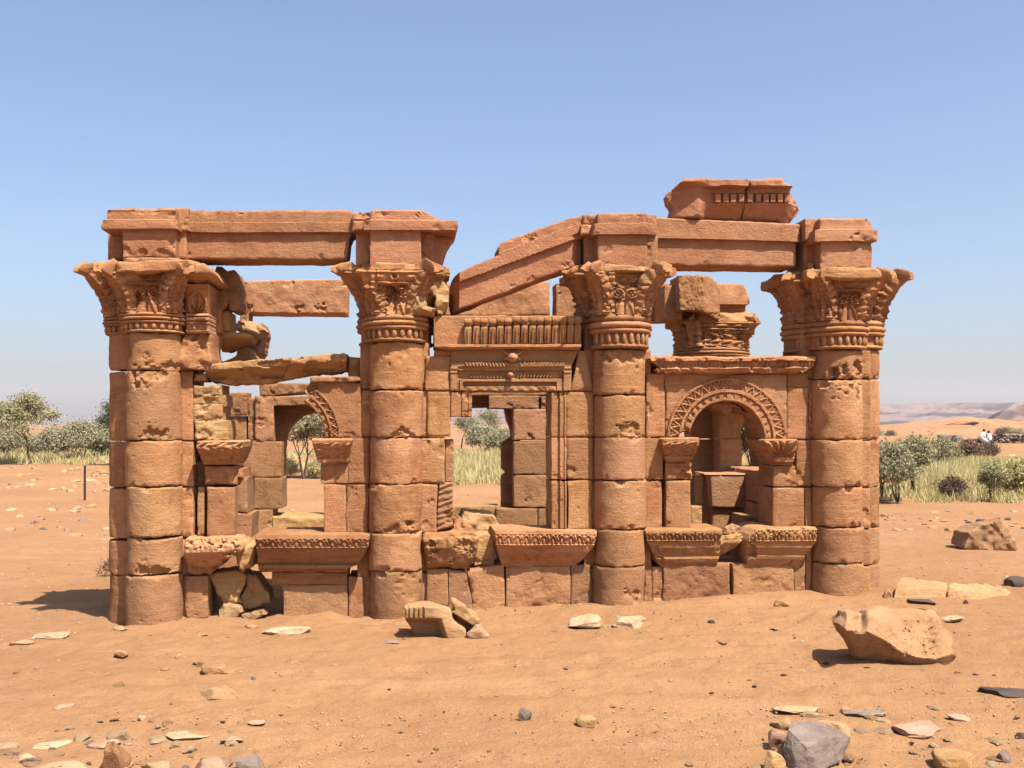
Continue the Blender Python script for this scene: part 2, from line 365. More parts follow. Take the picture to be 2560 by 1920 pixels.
# ------------------------------------------------------------------ relief: a stone of any outline with a carved front
def relief(name, c, poly, d, back, parent, mat, res=0.014, rough=0.006, rnd=0.014, wob=0.006, dfn=None, chips=4, taper=1.0, chipd=0.03, chipr=0.06, nscale=5.0, jag=0.0, proj=False):
    s = ns(); pts = []
    for (x, y) in poly:
        a, b = K(c, x, y); pts.append(P(a, b, -d))
    pts = np.array(pts)
    area = 0.5 * np.sum(pts[:, 0] * np.roll(pts[:, 1], -1) - np.roll(pts[:, 0], -1) * pts[:, 1])
    if area < 0: pts = pts[::-1]
    o = []
    for i in range(len(pts)):
        a, b = pts[i], pts[(i + 1) % len(pts)]; L = np.hypot(*(b - a)); k = max(1, int(round(L / res)))
        for j in range(k): o.append(a + (b - a) * j / k)
    o = np.array(o); so = s * 2.3
    z = np.zeros(len(o))
    o[:, 0] += wob * fbm(o[:, 0] * 12 + so, z, o[:, 1] * 12, 3, s) + jag * vn(o[:, 0] * 35 + so, z, o[:, 1] * 35, s + 1)
    o[:, 1] += wob * fbm(o[:, 0] * 12, z + so, o[:, 1] * 12, 3, s + 2) + jag * vn(o[:, 0] * 35, z + so, o[:, 1] * 35, s + 3)
    lo, hi = o.min(0), o.max(0)
    gx, gy = np.meshgrid(np.arange(lo[0], hi[0], res), np.arange(lo[1], hi[1], res))
    g = np.stack([gx.ravel(), gy.ravel()], -1)
    rs = np.random.RandomState(s); g += rs.uniform(-0.12, 0.12, g.shape) * res
    ins = np.zeros(len(g), bool); j = len(o) - 1
    xi, yi = o[:, 0], o[:, 1]; xj, yj = np.roll(xi, 1), np.roll(yi, 1)
    for i in range(len(o)):
        cnd = ((yi[i] > g[:, 1]) != (yj[i] > g[:, 1]))
        if cnd.any():
            xx = (xj[i] - xi[i]) * (g[:, 1] - yi[i]) / (yj[i] - yi[i] + 1e-12) + xi[i]
            ins ^= cnd & (g[:, 0] < xx)
    g = g[ins]
    def edist(p):
        r = np.full(len(p), 9.0)
        for q0 in range(0, len(p), 4000):
            q = p[q0:q0 + 4000]; r[q0:q0 + 4000] = np.sqrt(((q[:, None, :] - o[None, :, :]) ** 2).sum(-1)).min(1)
        return r
    g = g[edist(g) > 0.55 * res]
    allp = np.concatenate([o, g]); n = len(o)
    vs, es, fs, ov, oe, of = delaunay_2d_cdt([Vector(p) for p in allp.tolist()], [(i, (i + 1) % n) for i in range(n)], [], 1, 1e-7)
    p = np.array([(v.x, v.y) for v in vs])
    # boundary loop of the result, from edges used once
    cnt = {}
    for f in fs:
        for a, b in zip(f, list(f[1:]) + [f[0]]):
            cnt[(a, b)] = 1
    nxt = {a: b for (a, b) in cnt if (b, a) not in cnt}
    st = next(iter(nxt)); ring = [st]; q = nxt[st]
    while q != st and len(ring) < len(nxt) + 2: ring.append(q); q = nxt[q]
    U, W = p[:, 0], p[:, 1]; V = np.full(len(p), -d)
    de = edist(p); de[ring] = 0
    out = 0
    if dfn is not None:
        X, Y = invK(c, *Q(U, V, W)); out = dfn(X, Y, U, W)
    er = np.maximum(0.002, rnd * (1 + 0.8 * fbm(U * 9 + so, V, W * 9, 2, s + 5)))
    qq = np.clip(1 - de / er, 0, 1)
    V = V - out + rough * fbm(U * nscale, V + so, W * nscale, 4, s + 6) + er * (1 - np.sqrt(np.maximum(0, 1 - qq * qq)))
    if proj:
        PX, PY = Q(U, np.full(len(U), -d), W); U, W = P(PX, PY, V)
    rg = random.Random(s); cp = []
    for _ in range(chips):
        i = rg.choice(ring); k = rg.random() ** 2
        cp.append((U[i], V[i], W[i], chipr * (0.35 + k), chipd * (0.3 + 0.9 * k)))
    D, Fr = chipfield(U, V, W, cp, s); V = V + D
    Vt = np.stack([U, V, W], -1); F = [list(f) for f in fs]
    rp = Vt[ring]; m = len(ring); cen = rp.mean(0); base = len(Vt); layers = [np.array(ring)]; ex = []
    for jx in range(1, 5):
        f = jx / 4; L = rp.copy(); L[:, 1] = rp[:, 1] + (back - rp[:, 1]) * f
        sc = 1 + (taper - 1) * f * f
        L[:, 0] = cen[0] + (L[:, 0] - cen[0]) * sc; L[:, 2] = cen[2] + (L[:, 2] - cen[2]) * sc
        nn = 0.006 + (0.02 if taper != 1 else 0)
        L[:, 0] += nn * vn(L[:, 0] * 9, L[:, 1] * 9, L[:, 2] * 9, s + 3); L[:, 2] += nn * vn(L[:, 0] * 9, L[:, 1] * 9, L[:, 2] * 9, s + 4)
        ex.append(L); layers.append(np.arange(base, base + m)); base += m
    Vt = np.concatenate([Vt] + ex)
    for jx in range(4):
        a, b = layers[jx], layers[jx + 1]; F += np.stack([a, b, np.roll(b, -1), np.roll(a, -1)], -1).tolist()
    F.append(layers[-1][::-1].tolist())
    fr = np.zeros(len(Vt)); fr[:len(Fr)] = Fr
    return frame_obj(name, mkmesh(name, Vt, F, mat, fr), parent)

# ------------------------------------------------------------------ drum of an engaged column
def drum(name, uc, vc, r, w1, w0, parent, mat, face=0.0, span=112, rough=0.007, chips=9, rnd=0.009, chipd=0.034, chipr=0.036, r2=None, big=()):
    s = ns(); so = s * 1.9
    nt = int(2 * math.radians(span) * r / 0.013); nw = max(6, int(abs(w1 - w0) / 0.013))
    th = np.radians(np.linspace(-span, span, nt + 1))[None, :] + math.radians(face); w = np.linspace(w0, w1, nw + 1)[:, None]
    T = np.repeat(th, nw + 1, 0); W = np.repeat(w, nt + 1, 1); r2 = r2 or r
    Rr = r + (r2 - r) * (W - w0) / (w1 - w0)
    U = uc + Rr * np.sin(T); V = vc - Rr * np.cos(T)
    de = np.minimum(W - w0, w1 - W)
    er = np.maximum(0.003, rnd * (1 + 1.5 * fbm(U * 11, V * 11 + so, W * 3, 3, s)))
    q = np.clip(1 - de / er, 0, 1)
    rr = Rr + rough * fbm(U * 5, V * 5 + so, W * 5, 4, s + 2) - er * (1 - np.sqrt(np.maximum(0, 1 - q * q)))
    W = W + 0.006 * vn(U * 6, V * 6 + so, W * 6, s + 4) + 0.006 * vn(U * 25, V * 25 + so, W * 20, s + 7)
    rg = random.Random(s); pts = []
    for _ in range(chips):
        i = rg.choice([0, 0, 0, nw, nw]); j = rg.randrange(int(nt * 0.15), int(nt * 0.85)); k = rg.random() ** 2
        pts.append((U[i, j], V[i, j], W[i, j], chipr * (0.3 + k), chipd * (0.3 + 0.9 * k)))
    for (ang, fw, R, dep) in big:
        a = math.radians(ang + face); pts.append((uc + r * math.sin(a), vc - r * math.cos(a), w0 + (w1 - w0) * fw, R, dep))
    D, Fr = chipfield(U, V, W, pts, s); rr = rr - D
    Fr = chipfield(U, V, W, pts[chips:], s)[1] if big else Fr * 0
    U = uc + rr * np.sin(T); V = vc - rr * np.cos(T)
    n0, n1 = U.shape; Vt = np.stack([U, V, W], -1).reshape(-1, 3); idx = np.arange(n0 * n1).reshape(n0, n1)
    F = np.stack([idx[:-1, :-1], idx[:-1, 1:], idx[1:, 1:], idx[1:, :-1]], -1).reshape(-1, 4).tolist()
    F += np.stack([idx[:-1, -1], idx[:-1, 0], idx[1:, 0], idx[1:, -1]], -1).tolist()
    cb = len(Vt); Vt = np.concatenate([Vt, [[uc, vc, w0], [uc, vc, w1]]])
    for j in range(n1):
        j2 = (j + 1) % n1
        F.append([idx[0, j2], idx[0, j], cb]); F.append([idx[-1, j], idx[-1, j2], cb + 1])
    fr = np.concatenate([Fr.ravel(), [0, 0]])
    return frame_obj(name, mkmesh(name, Vt, F, mat, fr), parent)

def lathe(name, uc, vc, prof, parent, mat, face=0.0, span=112, rough=0.002, step=3.0):
    """half ring moulding: prof = [(r, w), ...] bottom to top"""
    s = ns(); th = np.radians(np.arange(-span, span + 0.1, step)) + math.radians(face)
    n1 = len(th); pr = np.array(prof)
    R = pr[:, :1] + 0 * th[None, :]; W = pr[:, 1:2] + 0 * th[None, :]; T = 0 * R + th[None, :]
    U = uc + R * np.sin(T); V = vc - R * np.cos(T)
    R = R + rough * fbm(U * 22, V * 22, W * 22, 3, s); W = W + 1.2 * rough * fbm(U * 16, V * 16 + 9, W * 5, 3, s + 1)
    U = uc + R * np.sin(T); V = vc - R * np.cos(T)
    n0 = len(pr); Vt = np.stack([U, V, W], -1).reshape(-1, 3); idx = np.arange(n0 * n1).reshape(n0, n1)
    F = np.stack([idx[:-1, :-1], idx[:-1, 1:], idx[1:, 1:], idx[1:, :-1]], -1).reshape(-1, 4).tolist()
    F.append(idx[0, ::-1].tolist()); F.append(idx[-1, :].tolist())
    F += np.stack([idx[:-1, -1], idx[:-1, 0], idx[1:, 0], idx[1:, -1]], -1).tolist()
    return frame_obj(name, mkmesh(name, Vt, F, mat), parent)

# ------------------------------------------------------------------ rough boxes and rocks
def cubegrid(n):
    V, F, key = [], [], {}
    def vid(p):
        k = tuple(int(round(a * n)) for a in p)
        if k not in key: key[k] = len(V); V.append([a * 2 - 1 for a in p])
        return key[k]
    for ax in range(3):
        for sd in (0, 1):
            b, c = (ax + 1) % 3, (ax + 2) % 3
            for i in range(n):
                for j in range(n):
                    q = []
                    for (di, dj) in ((0, 0), (1, 0), (1, 1), (0, 1)):
                        p = [0, 0, 0]; p[ax] = sd; p[b] = (i + di) / n; p[c] = (j + dj) / n; q.append(vid(p))
                    F.append(q if sd else q[::-1])
    return np.array(V, float), F
_CG = {}
def rough_box_mesh(name, h, mat, seed, n=12, rough=0.01, rnd=0.02, cuts=(), nscale=6.0, skew=0.0):
    if n not in _CG: _CG[n] = cubegrid(n)
    V0, F = _CG[n]; h = np.array(h, float)
    V = V0 * h; r = min(rnd, 0.9 * h.min())
    inner = np.clip(V, -(h - r), h - r); dd = V - inner; L = np.linalg.norm(dd, axis=1, keepdims=True)
    V = np.where(L > 1e-9, inner + dd / np.maximum(L, 1e-9) * r, V)
    fr = np.zeros(len(V))
    rg = np.random.RandomState(seed)
    for (nx, ny, nz_, dist) in cuts:
        nn = np.array((nx, ny, nz_), float); nn /= np.linalg.norm(nn); sup = np.abs(nn * h).sum(); dl = dist * sup
        k = V @ nn - dl - 0.02 * sup * fbm(V[:, 0] * nscale * 1.5, V[:, 1] * nscale * 1.5, V[:, 2] * nscale * 1.5, 3, seed + 9)
        m = k > 0; V[m] -= k[m, None] * nn[None, :]; fr[m] = 1
    N = V / np.maximum(np.linalg.norm(V / h, axis=1, keepdims=True) * h, 1e-6)
    N /= np.maximum(np.linalg.norm(N, axis=1, keepdims=True), 1e-6)
    V = V + N * (rough * fbm(V[:, 0] * nscale, V[:, 1] * nscale, V[:, 2] * nscale + seed, 4, seed))[:, None]
    V[:, 0] += skew * V[:, 2]
    return mkmesh(name, V, F, mat, fr, sharp=32)

def rough_box(name, pos, h, parent, mat, rot=(0, 0, 0), **k):
    me = rough_box_mesh(name, h, mat, ns(), **k)
    o = bpy.data.objects.new(name, me); link(o, parent)
    if parent is None:
        x, y, z = toworld(*pos); o.location = (x, y, z); o.rotation_euler = (rot[0], rot[1], rot[2] + ANG)
    else:
        o.location = pos; o.rotation_euler = rot
    return o

def ico(sub):
    import bmesh
    bm = bmesh.new(); bmesh.ops.create_icosphere(bm, subdivisions=sub, radius=1)
    V = np.array([v.co[:] for v in bm.verts]); F = [[v.index for v in f.verts] for f in bm.faces]; bm.free(); return V, F
_IC = {}
def rock_mesh(name, dims, seed, mat, sub=4, cuts=11, rough=0.02, lo=0.5, hi=0.9, boxy=0.0):
    if sub not in _IC: _IC[sub] = ico(sub)
    V, F = _IC[sub]; V = V.copy(); rg = np.random.RandomState(seed)
    if boxy:
        nrm = (np.abs(V) ** (2 + 6 * boxy)).sum(1, keepdims=True) ** (1 / (2 + 6 * boxy)); V = V / nrm
    for i in range(cuts):
        n = rg.normal(size=3); n /= np.linalg.norm(n); d = rg.uniform(lo, hi)
        k = V @ n - d; m = k > 0; V[m] -= k[m, None] * n[None, :]
    s3 = seed * 1.7
    V = V * (1 + 0.10 * fbm(V[:, 0] * 1.6 + s3, V[:, 1] * 1.6, V[:, 2] * 1.6, 2, seed) + rough * 1.7 * fbm(V[:, 0] * 5 + s3, V[:, 1] * 5, V[:, 2] * 5, 5, seed + 1, 0.6))[:, None]
    V = V * np.array(dims)[None, :] / np.abs(V).max(0)[None, :]
    return mkmesh(name, V, F, mat, None, sharp=30)

# ------------------------------------------------------------------ ground
_w1 = P(386, 1574, -0.22)[1]; _w4 = P(2091, 1496, -0.22)[1]
_x1 = toworld(P(386, 1574, -0.22)[0], -0.22, 0)[0]; _x4 = toworld(P(2091, 1496, -0.22)[0], -0.22, 0)[0]
def gz(x, y, detail=True):
    x = np.asarray(x, float); y = np.asarray(y, float)
    t = np.clip((x - _x1) / (_x4 - _x1), -0.25, 1.25)
    base = _w1 + (_w4 - _w1) * t
    fade = sstep(2.5, 6.0, y) * (1 - sstep(11.5, 20, y)) * (1 - sstep(4.5, 9, np.abs(x)))
    z = base * fade
    if detail:
        near = 1 - sstep(25, 60, np.hypot(x, y))
        z = z + near * (0.020 * fbm(x * 0.7, y * 0.7, 0 * x, 3, 5) + 0.008 * fbm(x * 3.1, y * 3.1, 0 * x, 4, 6) + 0.0015 * fbm(x * 0.5, y * 3.2, 0 * x, 3, 8) + 0.004 * fbm(x * 11, y * 11, 0 * x, 2, 9))
        z = z + (1 - near) * 0.12 * fbm(x * 0.06, y * 0.06, 0 * x, 3, 7)
        u = CA_ * x + SA_ * (y - Y0); v = -SA_ * x + CA_ * (y - Y0)
        dv = np.maximum(np.abs(v - 1.5) - 1.75, np.abs(u) - 3.5)
        z = z + 0.035 * np.exp(-np.maximum(dv, 0) / 0.2) * (0.8 + 1.0 * fbm(u * 2.3, v * 2.3, 0 * u, 3, 12))
    return z
def G(px, py):                                  # the ground point seen at a place of the photograph
    t = FPX * EYE / max(py - HOR, 3.0)
    for _ in range(12):
        x = t * (px - 1280) / FPX; t = FPX * (EYE - float(gz(x, t))) / (py - HOR)
    x = t * (px - 1280) / FPX
    return x, t, float(gz(x, t))

def axis(lo, hi, step, far, n):
    core = np.arange(lo, hi + 1e-6, step); g = np.geomspace(step, far, n)
    return core, np.cumsum(g * 0 + g)
cx_ = np.arange(-6.2, 6.2, 0.045); gx_ = np.geomspace(0.06, 420, 62); gx_ = np.cumsum(gx_)
cy_ = np.arange(4.3, 13.2, 0.038); gy_ = np.cumsum(np.geomspace(0.05, 420, 70)); gb_ = np.cumsum(np.geomspace(0.08, 60, 22))
X_ = np.concatenate([cx_[0] - gx_[::-1], cx_, cx_[-1] + gx_]); Y_ = np.concatenate([cy_[0] - gb_[::-1], cy_, cy_[-1] + gy_])
XX, YY = np.meshgrid(X_, Y_); ZZ = gz(XX, YY)
_rd = np.random.RandomState(17)
for _q in range(420):
    fy = 4.6 + 4.2 * _rd.rand(); fx = _rd.uniform(-0.55, 0.55) * fy; fa = _rd.uniform(-0.9, 0.9) + (1.57 if _rd.rand() < 0.3 else 0.0); fd = _rd.uniform(0.006, 0.016)
    ia = np.searchsorted(Y_, (fy - 0.3, fy + 0.3)); ja = np.searchsorted(X_, (fx - 0.3, fx + 0.3)); sl = (slice(ia[0], ia[1]), slice(ja[0], ja[1]))
    dx_, dy_ = XX[sl] - fx, YY[sl] - fy; a_ = dx_ * math.cos(fa) + dy_ * math.sin(fa); b_ = -dx_ * math.sin(fa) + dy_ * math.cos(fa)
    rr0 = np.hypot(a_ / 0.15, b_ / 0.065); ZZ[sl] += -fd * np.clip(1.2 - rr0, 0, 1) ** 0.7 + 0.4 * fd * np.exp(-((rr0 - 1.35) / 0.25) ** 2)
for (yt_, sl_) in ((6.55, 0.05), (7.0, 0.045), (5.45, -0.06), (5.9, -0.055)):
    dd_ = YY - yt_ - sl_ * XX - 0.05 * np.sin(XX * 0.9); ZZ += (np.abs(XX) < 9) * (-0.010 * np.exp(-(dd_ / 0.10) ** 2) + 0.004 * np.exp(-((np.abs(dd_) - 0.2) / 0.08) ** 2)) * (0.6 + 0.5 * vn(XX * 0.7, YY * 0.7, 0 * XX, 91))
ii = np.arange(XX.size).reshape(XX.shape)
gv = np.stack([XX.ravel(), YY.ravel(), ZZ.ravel()], -1)
gf = np.stack([ii[:-1, :-1], ii[:-1, 1:], ii[1:, 1:], ii[1:, :-1]], -1).reshape(-1, 4).tolist()
ground = link(bpy.data.objects.new('ground', mkmesh('ground', gv, gf, M_GROUND, sharp=0)))
ground['kind'] = 'structure'

# ------------------------------------------------------------------ the kiosk
kiosk = bpy.data.objects.new('stone_kiosk', None); link(kiosk); kiosk.location = ORIGIN; kiosk.rotation_euler = (0, 0, ANG)
tag(kiosk, 'ruined red sandstone kiosk with half columns, carved capitals and arched windows', 'ruin')

def plainbox(name, u0, u1, v0, v1, w0, w1, parent, mat, rough=0.008):
    o = rough_box(name, (0, 0, 0), ((u1 - u0) / 2, (v1 - v0) / 2, (w1 - w0) / 2), parent, mat, n=16, rough=rough, rnd=0.02)
    c = ((u0 + u1) / 2, (v0 + v1) / 2, (w0 + w1) / 2)
    o.data.transform(Matrix.Translation(c)); return o

# --- capital -------------------------------------------------------
def bell(name, uc, vc, r0, a, wb, wt, parent, mat, face=0.0, span=128, dmg=0.0, motif=True, seed=None):
    s = seed or ns(); h = wt - wb
    nt = 200; nh = max(40, int(h / 0.006))
    th = np.radians(np.linspace(-span, span, nt + 1))[None, :]; t = np.linspace(0, 1, nh + 1)[:, None]
    T = th + 0 * t; TT = t + 0 * th
    c, sn = np.abs(np.cos(T)), np.abs(np.sin(T)); sq = (c ** 7 + sn ** 7) ** (-1 / 7)
    f = 0.30 * TT + 0.70 * TT ** 2.0
    R = r0 + (a * sq - r0) * f
    x = T * r0; y = TT * h
    rel = np.zeros_like(R)
    rel += 0.014 * np.exp(-((TT - 0.70) / 0.022) ** 2) * (np.abs(T) < 0.62)
    rel += 0.010 * np.exp(-((TT - 0.93) / 0.025) ** 2)
    eg = (TT > 0.74) & (TT < 0.91) & (np.abs(T) < 0.62)
    rel += eg * 0.014 * np.abs(np.cos(T * 7.2)) * np.sin((TT - 0.74) / 0.17 * np.pi)
    if motif:
        for sd in (-1, 1):
            dx, dy = x - sd * 0.052, y - 0.50 * h; rr = np.hypot(dx, dy); ph = np.arctan2(dy, sd * dx)
            rel += (rr < 0.052) * 0.011 * (0.5 + 0.5 * np.cos(2 * np.pi * rr / 0.024 - ph))
        st = np.exp(-((np.abs(x) - 0.022 - 0.10 * np.clip(0.42 - TT, 0, 1)) / 0.010) ** 2) * (TT < 0.45)
        rel += 0.010 * st
    zone = (TT > 0.06) & (TT < 0.66) & ((np.abs(T) > 0.36) if motif else (TT > -1))
    rel += zone * 0.011 * np.abs(np.sin(T * 9.5 + 1.4 * np.sin(y * 48))) * (0.6 + 0.4 * np.cos(y * 95 + 3 * T))
    rel += (TT > 0.30) * (TT < 0.68) * 0.006 * vn(T * 22, y * 70, 0 * y, s + 60)
    low = np.clip(1 - TT / 0.34, 0, 1)
    rel += 0.016 * np.sqrt(np.abs(np.sin(T * 8.5))) * (low > 0) * np.minimum(low * 3, 1) * (0.4 + 0.6 * low)
    for sd in (-1, 1):
        dT = np.degrees(np.abs(T - sd * np.pi / 4)); rel += 0.018 * np.exp(-(dT / 11) ** 2) + (dT < 20) * 0.006 * np.cos(np.radians(dT) * 34) * (TT > 0.1)
    R = R + 2.6 * rel - 0.017
    ang = T + math.radians(face); U = uc + R * np.sin(ang); V = vc - R * np.cos(ang); W = wb + y
    so = s * 1.31
    n1_ = fbm(U * 9, V * 9 + so, W * 9, 4, s); R = R + (0.006 + 0.014 * dmg) * n1_
    brk = np.clip(fbm(U * 4.5 + so, V * 4.5, W * 4.5, 3, s + 3) - (0.55 - 0.75 * dmg), 0, 1)
    R = R - np.minimum(brk * 0.35, 0.07) * (0.3 + TT)
    U = uc + R * np.sin(ang); V = vc - R * np.cos(ang)
    n0, n1 = U.shape; Vt = np.stack([U, V, W], -1).reshape(-1, 3); idx = np.arange(n0 * n1).reshape(n0, n1)
    F = np.stack([idx[:-1, :-1], idx[:-1, 1:], idx[1:, 1:], idx[1:, :-1]], -1).reshape(-1, 4).tolist()
    F += np.stack([idx[:-1, -1], idx[:-1, 0], idx[1:, 0], idx[1:, -1]], -1).tolist()
    F.append(idx[0, ::-1].tolist()); F.append(idx[-1, :].tolist())
    fr = np.clip(brk * 4, 0, 1).ravel()
    return frame_obj(name, mkmesh(name, Vt, F, mat, fr), parent)

def volute(name, uc, vc, r0, rc, wb, wt, theta, parent, mat, width=0.088, curl=0.03, cut=1.0):
    """broad ribbed leaf that climbs the corner of the bell and leans out under the abacus"""
    s = ns(); ts = np.linspace(0, 1, 40); h = wt - wb
    pr = r0 + 0.012 + (rc - r0 - 0.012) * ts ** 1.75; pw = wb + h * 0.97 * ts ** 0.9
    path = [(a, b) for a, b in zip(pr, pw)]
    for q in (0.4, 0.8, 1.0): path.append((pr[-1] + 0.016 * q, pw[-1] - curl * q * q))
    path = np.array(path); path = path[:max(6, int(len(path) * cut))]
    tan = np.gradient(path, axis=0); tan /= np.linalg.norm(tan, axis=1, keepdims=True)
    nor = np.stack([tan[:, 1], -tan[:, 0]], -1)
    ns_ = 34; an = np.linspace(0, 2 * np.pi, ns_, endpoint=False)
    sx = np.sign(np.cos(an)) * np.abs(np.cos(an)) ** 0.55; sy = np.sign(np.sin(an)) * np.abs(np.sin(an)) ** 0.55
    k = np.linspace(0, 1, len(path)); wd = width * (0.55 + 0.75 * np.sin(np.pi * np.clip(k * 0.72 + 0.12, 0, 1)) ** 1.0 - 0.30 * k); tk = 0.024 + 0.034 * k
    edge = 0.86 + 0.26 * np.abs(np.sin(k * 21)) ** 0.7
    V = []
    d0, d1 = math.sin(theta), -math.cos(theta); t0, t1 = math.cos(theta), math.sin(theta)
    for i in range(len(path)):
        rib = (0.020 * np.cos(sx * 8.5 + 0.4 * np.sin(k[i] * 15)) + 0.022 * (np.abs(sx) < 0.14)) * (sy > 0.2)
        bend = -0.05 * sx * sx * (0.3 + k[i])                    # edges fold back towards the bell
        off = sy * tk[i] + rib + bend; lat = sx * wd[i] * edge[i]
        r = path[i, 0] + nor[i, 0] * off; w = path[i, 1] + nor[i, 1] * off
        V.append(np.stack([uc + d0 * r + t0 * lat, vc + d1 * r + t1 * lat, w], -1))
    V = np.concatenate(V); so = s * 1.7
    nn = fbm(V[:, 0] * 14, V[:, 1] * 14 + so, V[:, 2] * 14, 4, s, 0.65) * 0.016
    V[:, 2] += nn; V[:, 0] += nn * d0 * 1.2; V[:, 1] += nn * d1 * 1.2
    n0 = len(path); idx = np.arange(n0 * ns_).reshape(n0, ns_); i2 = np.roll(idx, -1, 1)
    F = np.stack([idx[:-1], i2[:-1], i2[1:], idx[1:]], -1).reshape(-1, 4).tolist()
    F.append(idx[0, ::-1].tolist()); F.append(idx[-1].tolist())
    return frame_obj(name, mkmesh(name, V, F, mat, sharp=50), parent)

# tongue shaped bead shared by every capital
_bv, _bf = ico(3); _bv = _bv.copy(); _bv[:, 0] *= 0.021; _bv[:, 1] *= 0.020; _bv[:, 2] *= 0.030
_bv *= (1 + 0.06 * fbm(_bv[:, 0] * 60, _bv[:, 1] * 60, _bv[:, 2] * 60, 2, 3))[:, None]
BEAD = mkmesh('bead', _bv, _bf, M_RED, None, sharp=0)

def capital(uc, vc, r, a, yb, ym, yt, ya, cx, mat, face=0.0, dmg=0.2, span=128, vols=(-45, 45), beads=(-62, 62, 15), ab=True, abk=None, motif=True, rc=None, rings=True, vcut={}, vv=None):
    """yb neck bottom, ym neck top, yt bell top, ya top of abacus, as rows of the photograph; gives the capital and its parts"""
    ref = vc - r
    w = [P(cx, y, ref)[1] for y in (yb, ym, yt, ya)]
    cap = bell('capital', uc, vc, r * 1.04, a, w[1], w[2] + 0.01, kiosk, mat, face, span, dmg, motif)
    hh = w[1] - w[0]
    if rings:
        def ring(z0, z1, rr, nm='ring'):
            zz = np.linspace(0, 1, 9); prof = [(r * 0.97, w[0] + hh * z0)] + [(rr - 0.022 + 0.022 * math.sin(math.pi * q) ** 0.6, w[0] + hh * (z0 + (z1 - z0) * q)) for q in zz] + [(r * 0.97, w[0] + hh * z1)]
            lathe(nm, uc, vc, prof, cap, mat, face, min(span, 112))
        ring(0.80, 1.0, r + 0.050); ring(0.62, 0.80, r + 0.058); ring(0.46, 0.62, r + 0.048); ring(0.0, 0.14, r + 0.034)
        lathe('neck', uc, vc, [(r * 0.9, w[0] + hh * 0.1), (r + 0.008, w[0] + hh * 0.1), (r + 0.008, w[0] + hh * 0.5), (r * 0.9, w[0] + hh * 0.5)], cap, mat, face, min(span, 112))
        for q in np.arange(beads[0], beads[1] + 0.1, beads[2]):
            an = math.radians(q + face); o = bpy.data.objects.new('bead', BEAD); link(o, cap)
            rr = r + 0.020; o.location = (uc + rr * math.sin(an), vc - rr * math.cos(an), w[0] + hh * 0.30); o.rotation_euler = (0, 0, an)
            o.scale = (1, 1, hh * 0.19 / 0.030)
    rc = rc or a * 1.3
    for q in vols:
        volute('volute_leaf', uc, vc, r, rc, w[1], w[2] + 0.02, math.radians(q + face), cap, mat, cut=vcut.get(q, 1.0))
    if ab:
        k = abk or {}
        hw = k.get('hw', a * 1.04)
        h3 = (hw, hw, (w[3] - w[2]) / 2 + 0.012)
        me = rough_box_mesh('abacus', h3, mat, ns(), n=22, rough=0.022, rnd=0.018, cuts=k.get('cuts', ((-1, -1, 0.2, 0.78), (1, -1, -0.1, 0.8), (0.3, -1, 0.9, 0.75))), nscale=7)
        o = bpy.data.objects.new('abacus', me); link(o, cap); o.location = (uc + k.get('du', 0), vc, (w[2] + w[3]) / 2 + 0.006); o.rotation_euler = (0, k.get('tilt', 0), math.radians(face))
    return cap

RC = 0.225
COLS = [  # photograph column of the axis, drum rows (top, bottom), capital rows
    (386, [(832, 924), (927, 1100), (1103, 1216), (1219, 1344), (1348, 1438), (1442, 1600)]),
    (990, [(855, 973), (976, 1093), (1095, 1211), (1213, 1333), (1335, 1430), (1432, 1572)]),
    (1548, [(873, 986), (988, 1093), (1094, 1201), (1203, 1325), (1327, 1418), (1420, 1556)]),
    (2091, [(874, 946), (949, 1098), (1101, 1217), (1219, 1319), (1321, 1411), (1413, 1520)])]
UC = [P(c[0], 1250, 0)[0] for c in COLS]
BIGCHIP = {(0, 0): [(40, 0.02, 0.11, 0.06), (-5, 0.0, 0.10, 0.05)], (0, 1): [(0, 1.0, 0.13, 0.05), (10, 0.0, 0.10, 0.05)], (0, 4): [(5, 0.0, 0.12, 0.06)],
           (1, 0): [(0, 0.85, 0.12, 0.03)], (1, 1): [(10, 0.0, 0.09, 0.06)], (1, 3): [(10, 0.0, 0.12, 0.06)], (1, 5): [(30, 0.7, 0.12, 0.03)],
           (2, 0): [(10, 1.0, 0.14, 0.06), (-20, 0.98, 0.10, 0.05), (40, 0.98, 0.10, 0.05)], (2, 1): [(10, 0.0, 0.12, 0.06)], (2, 5): [(20, 0.5, 0.08, 0.04)],
           (3, 0): [(0, 0.02, 0.13, 0.10), (35, 0.05, 0.12, 0.09), (-35, 0.0, 0.09, 0.07)], (3, 1): [(0, 1.0, 0.14, 0.06), (40, 1.0, 0.13, 0.06), (-30, 1.0, 0.10, 0.05)],
           (3, 2): [(5, 0.0, 0.06, 0.05), (30, 0.0, 0.06, 0.05)]}
shafts = []
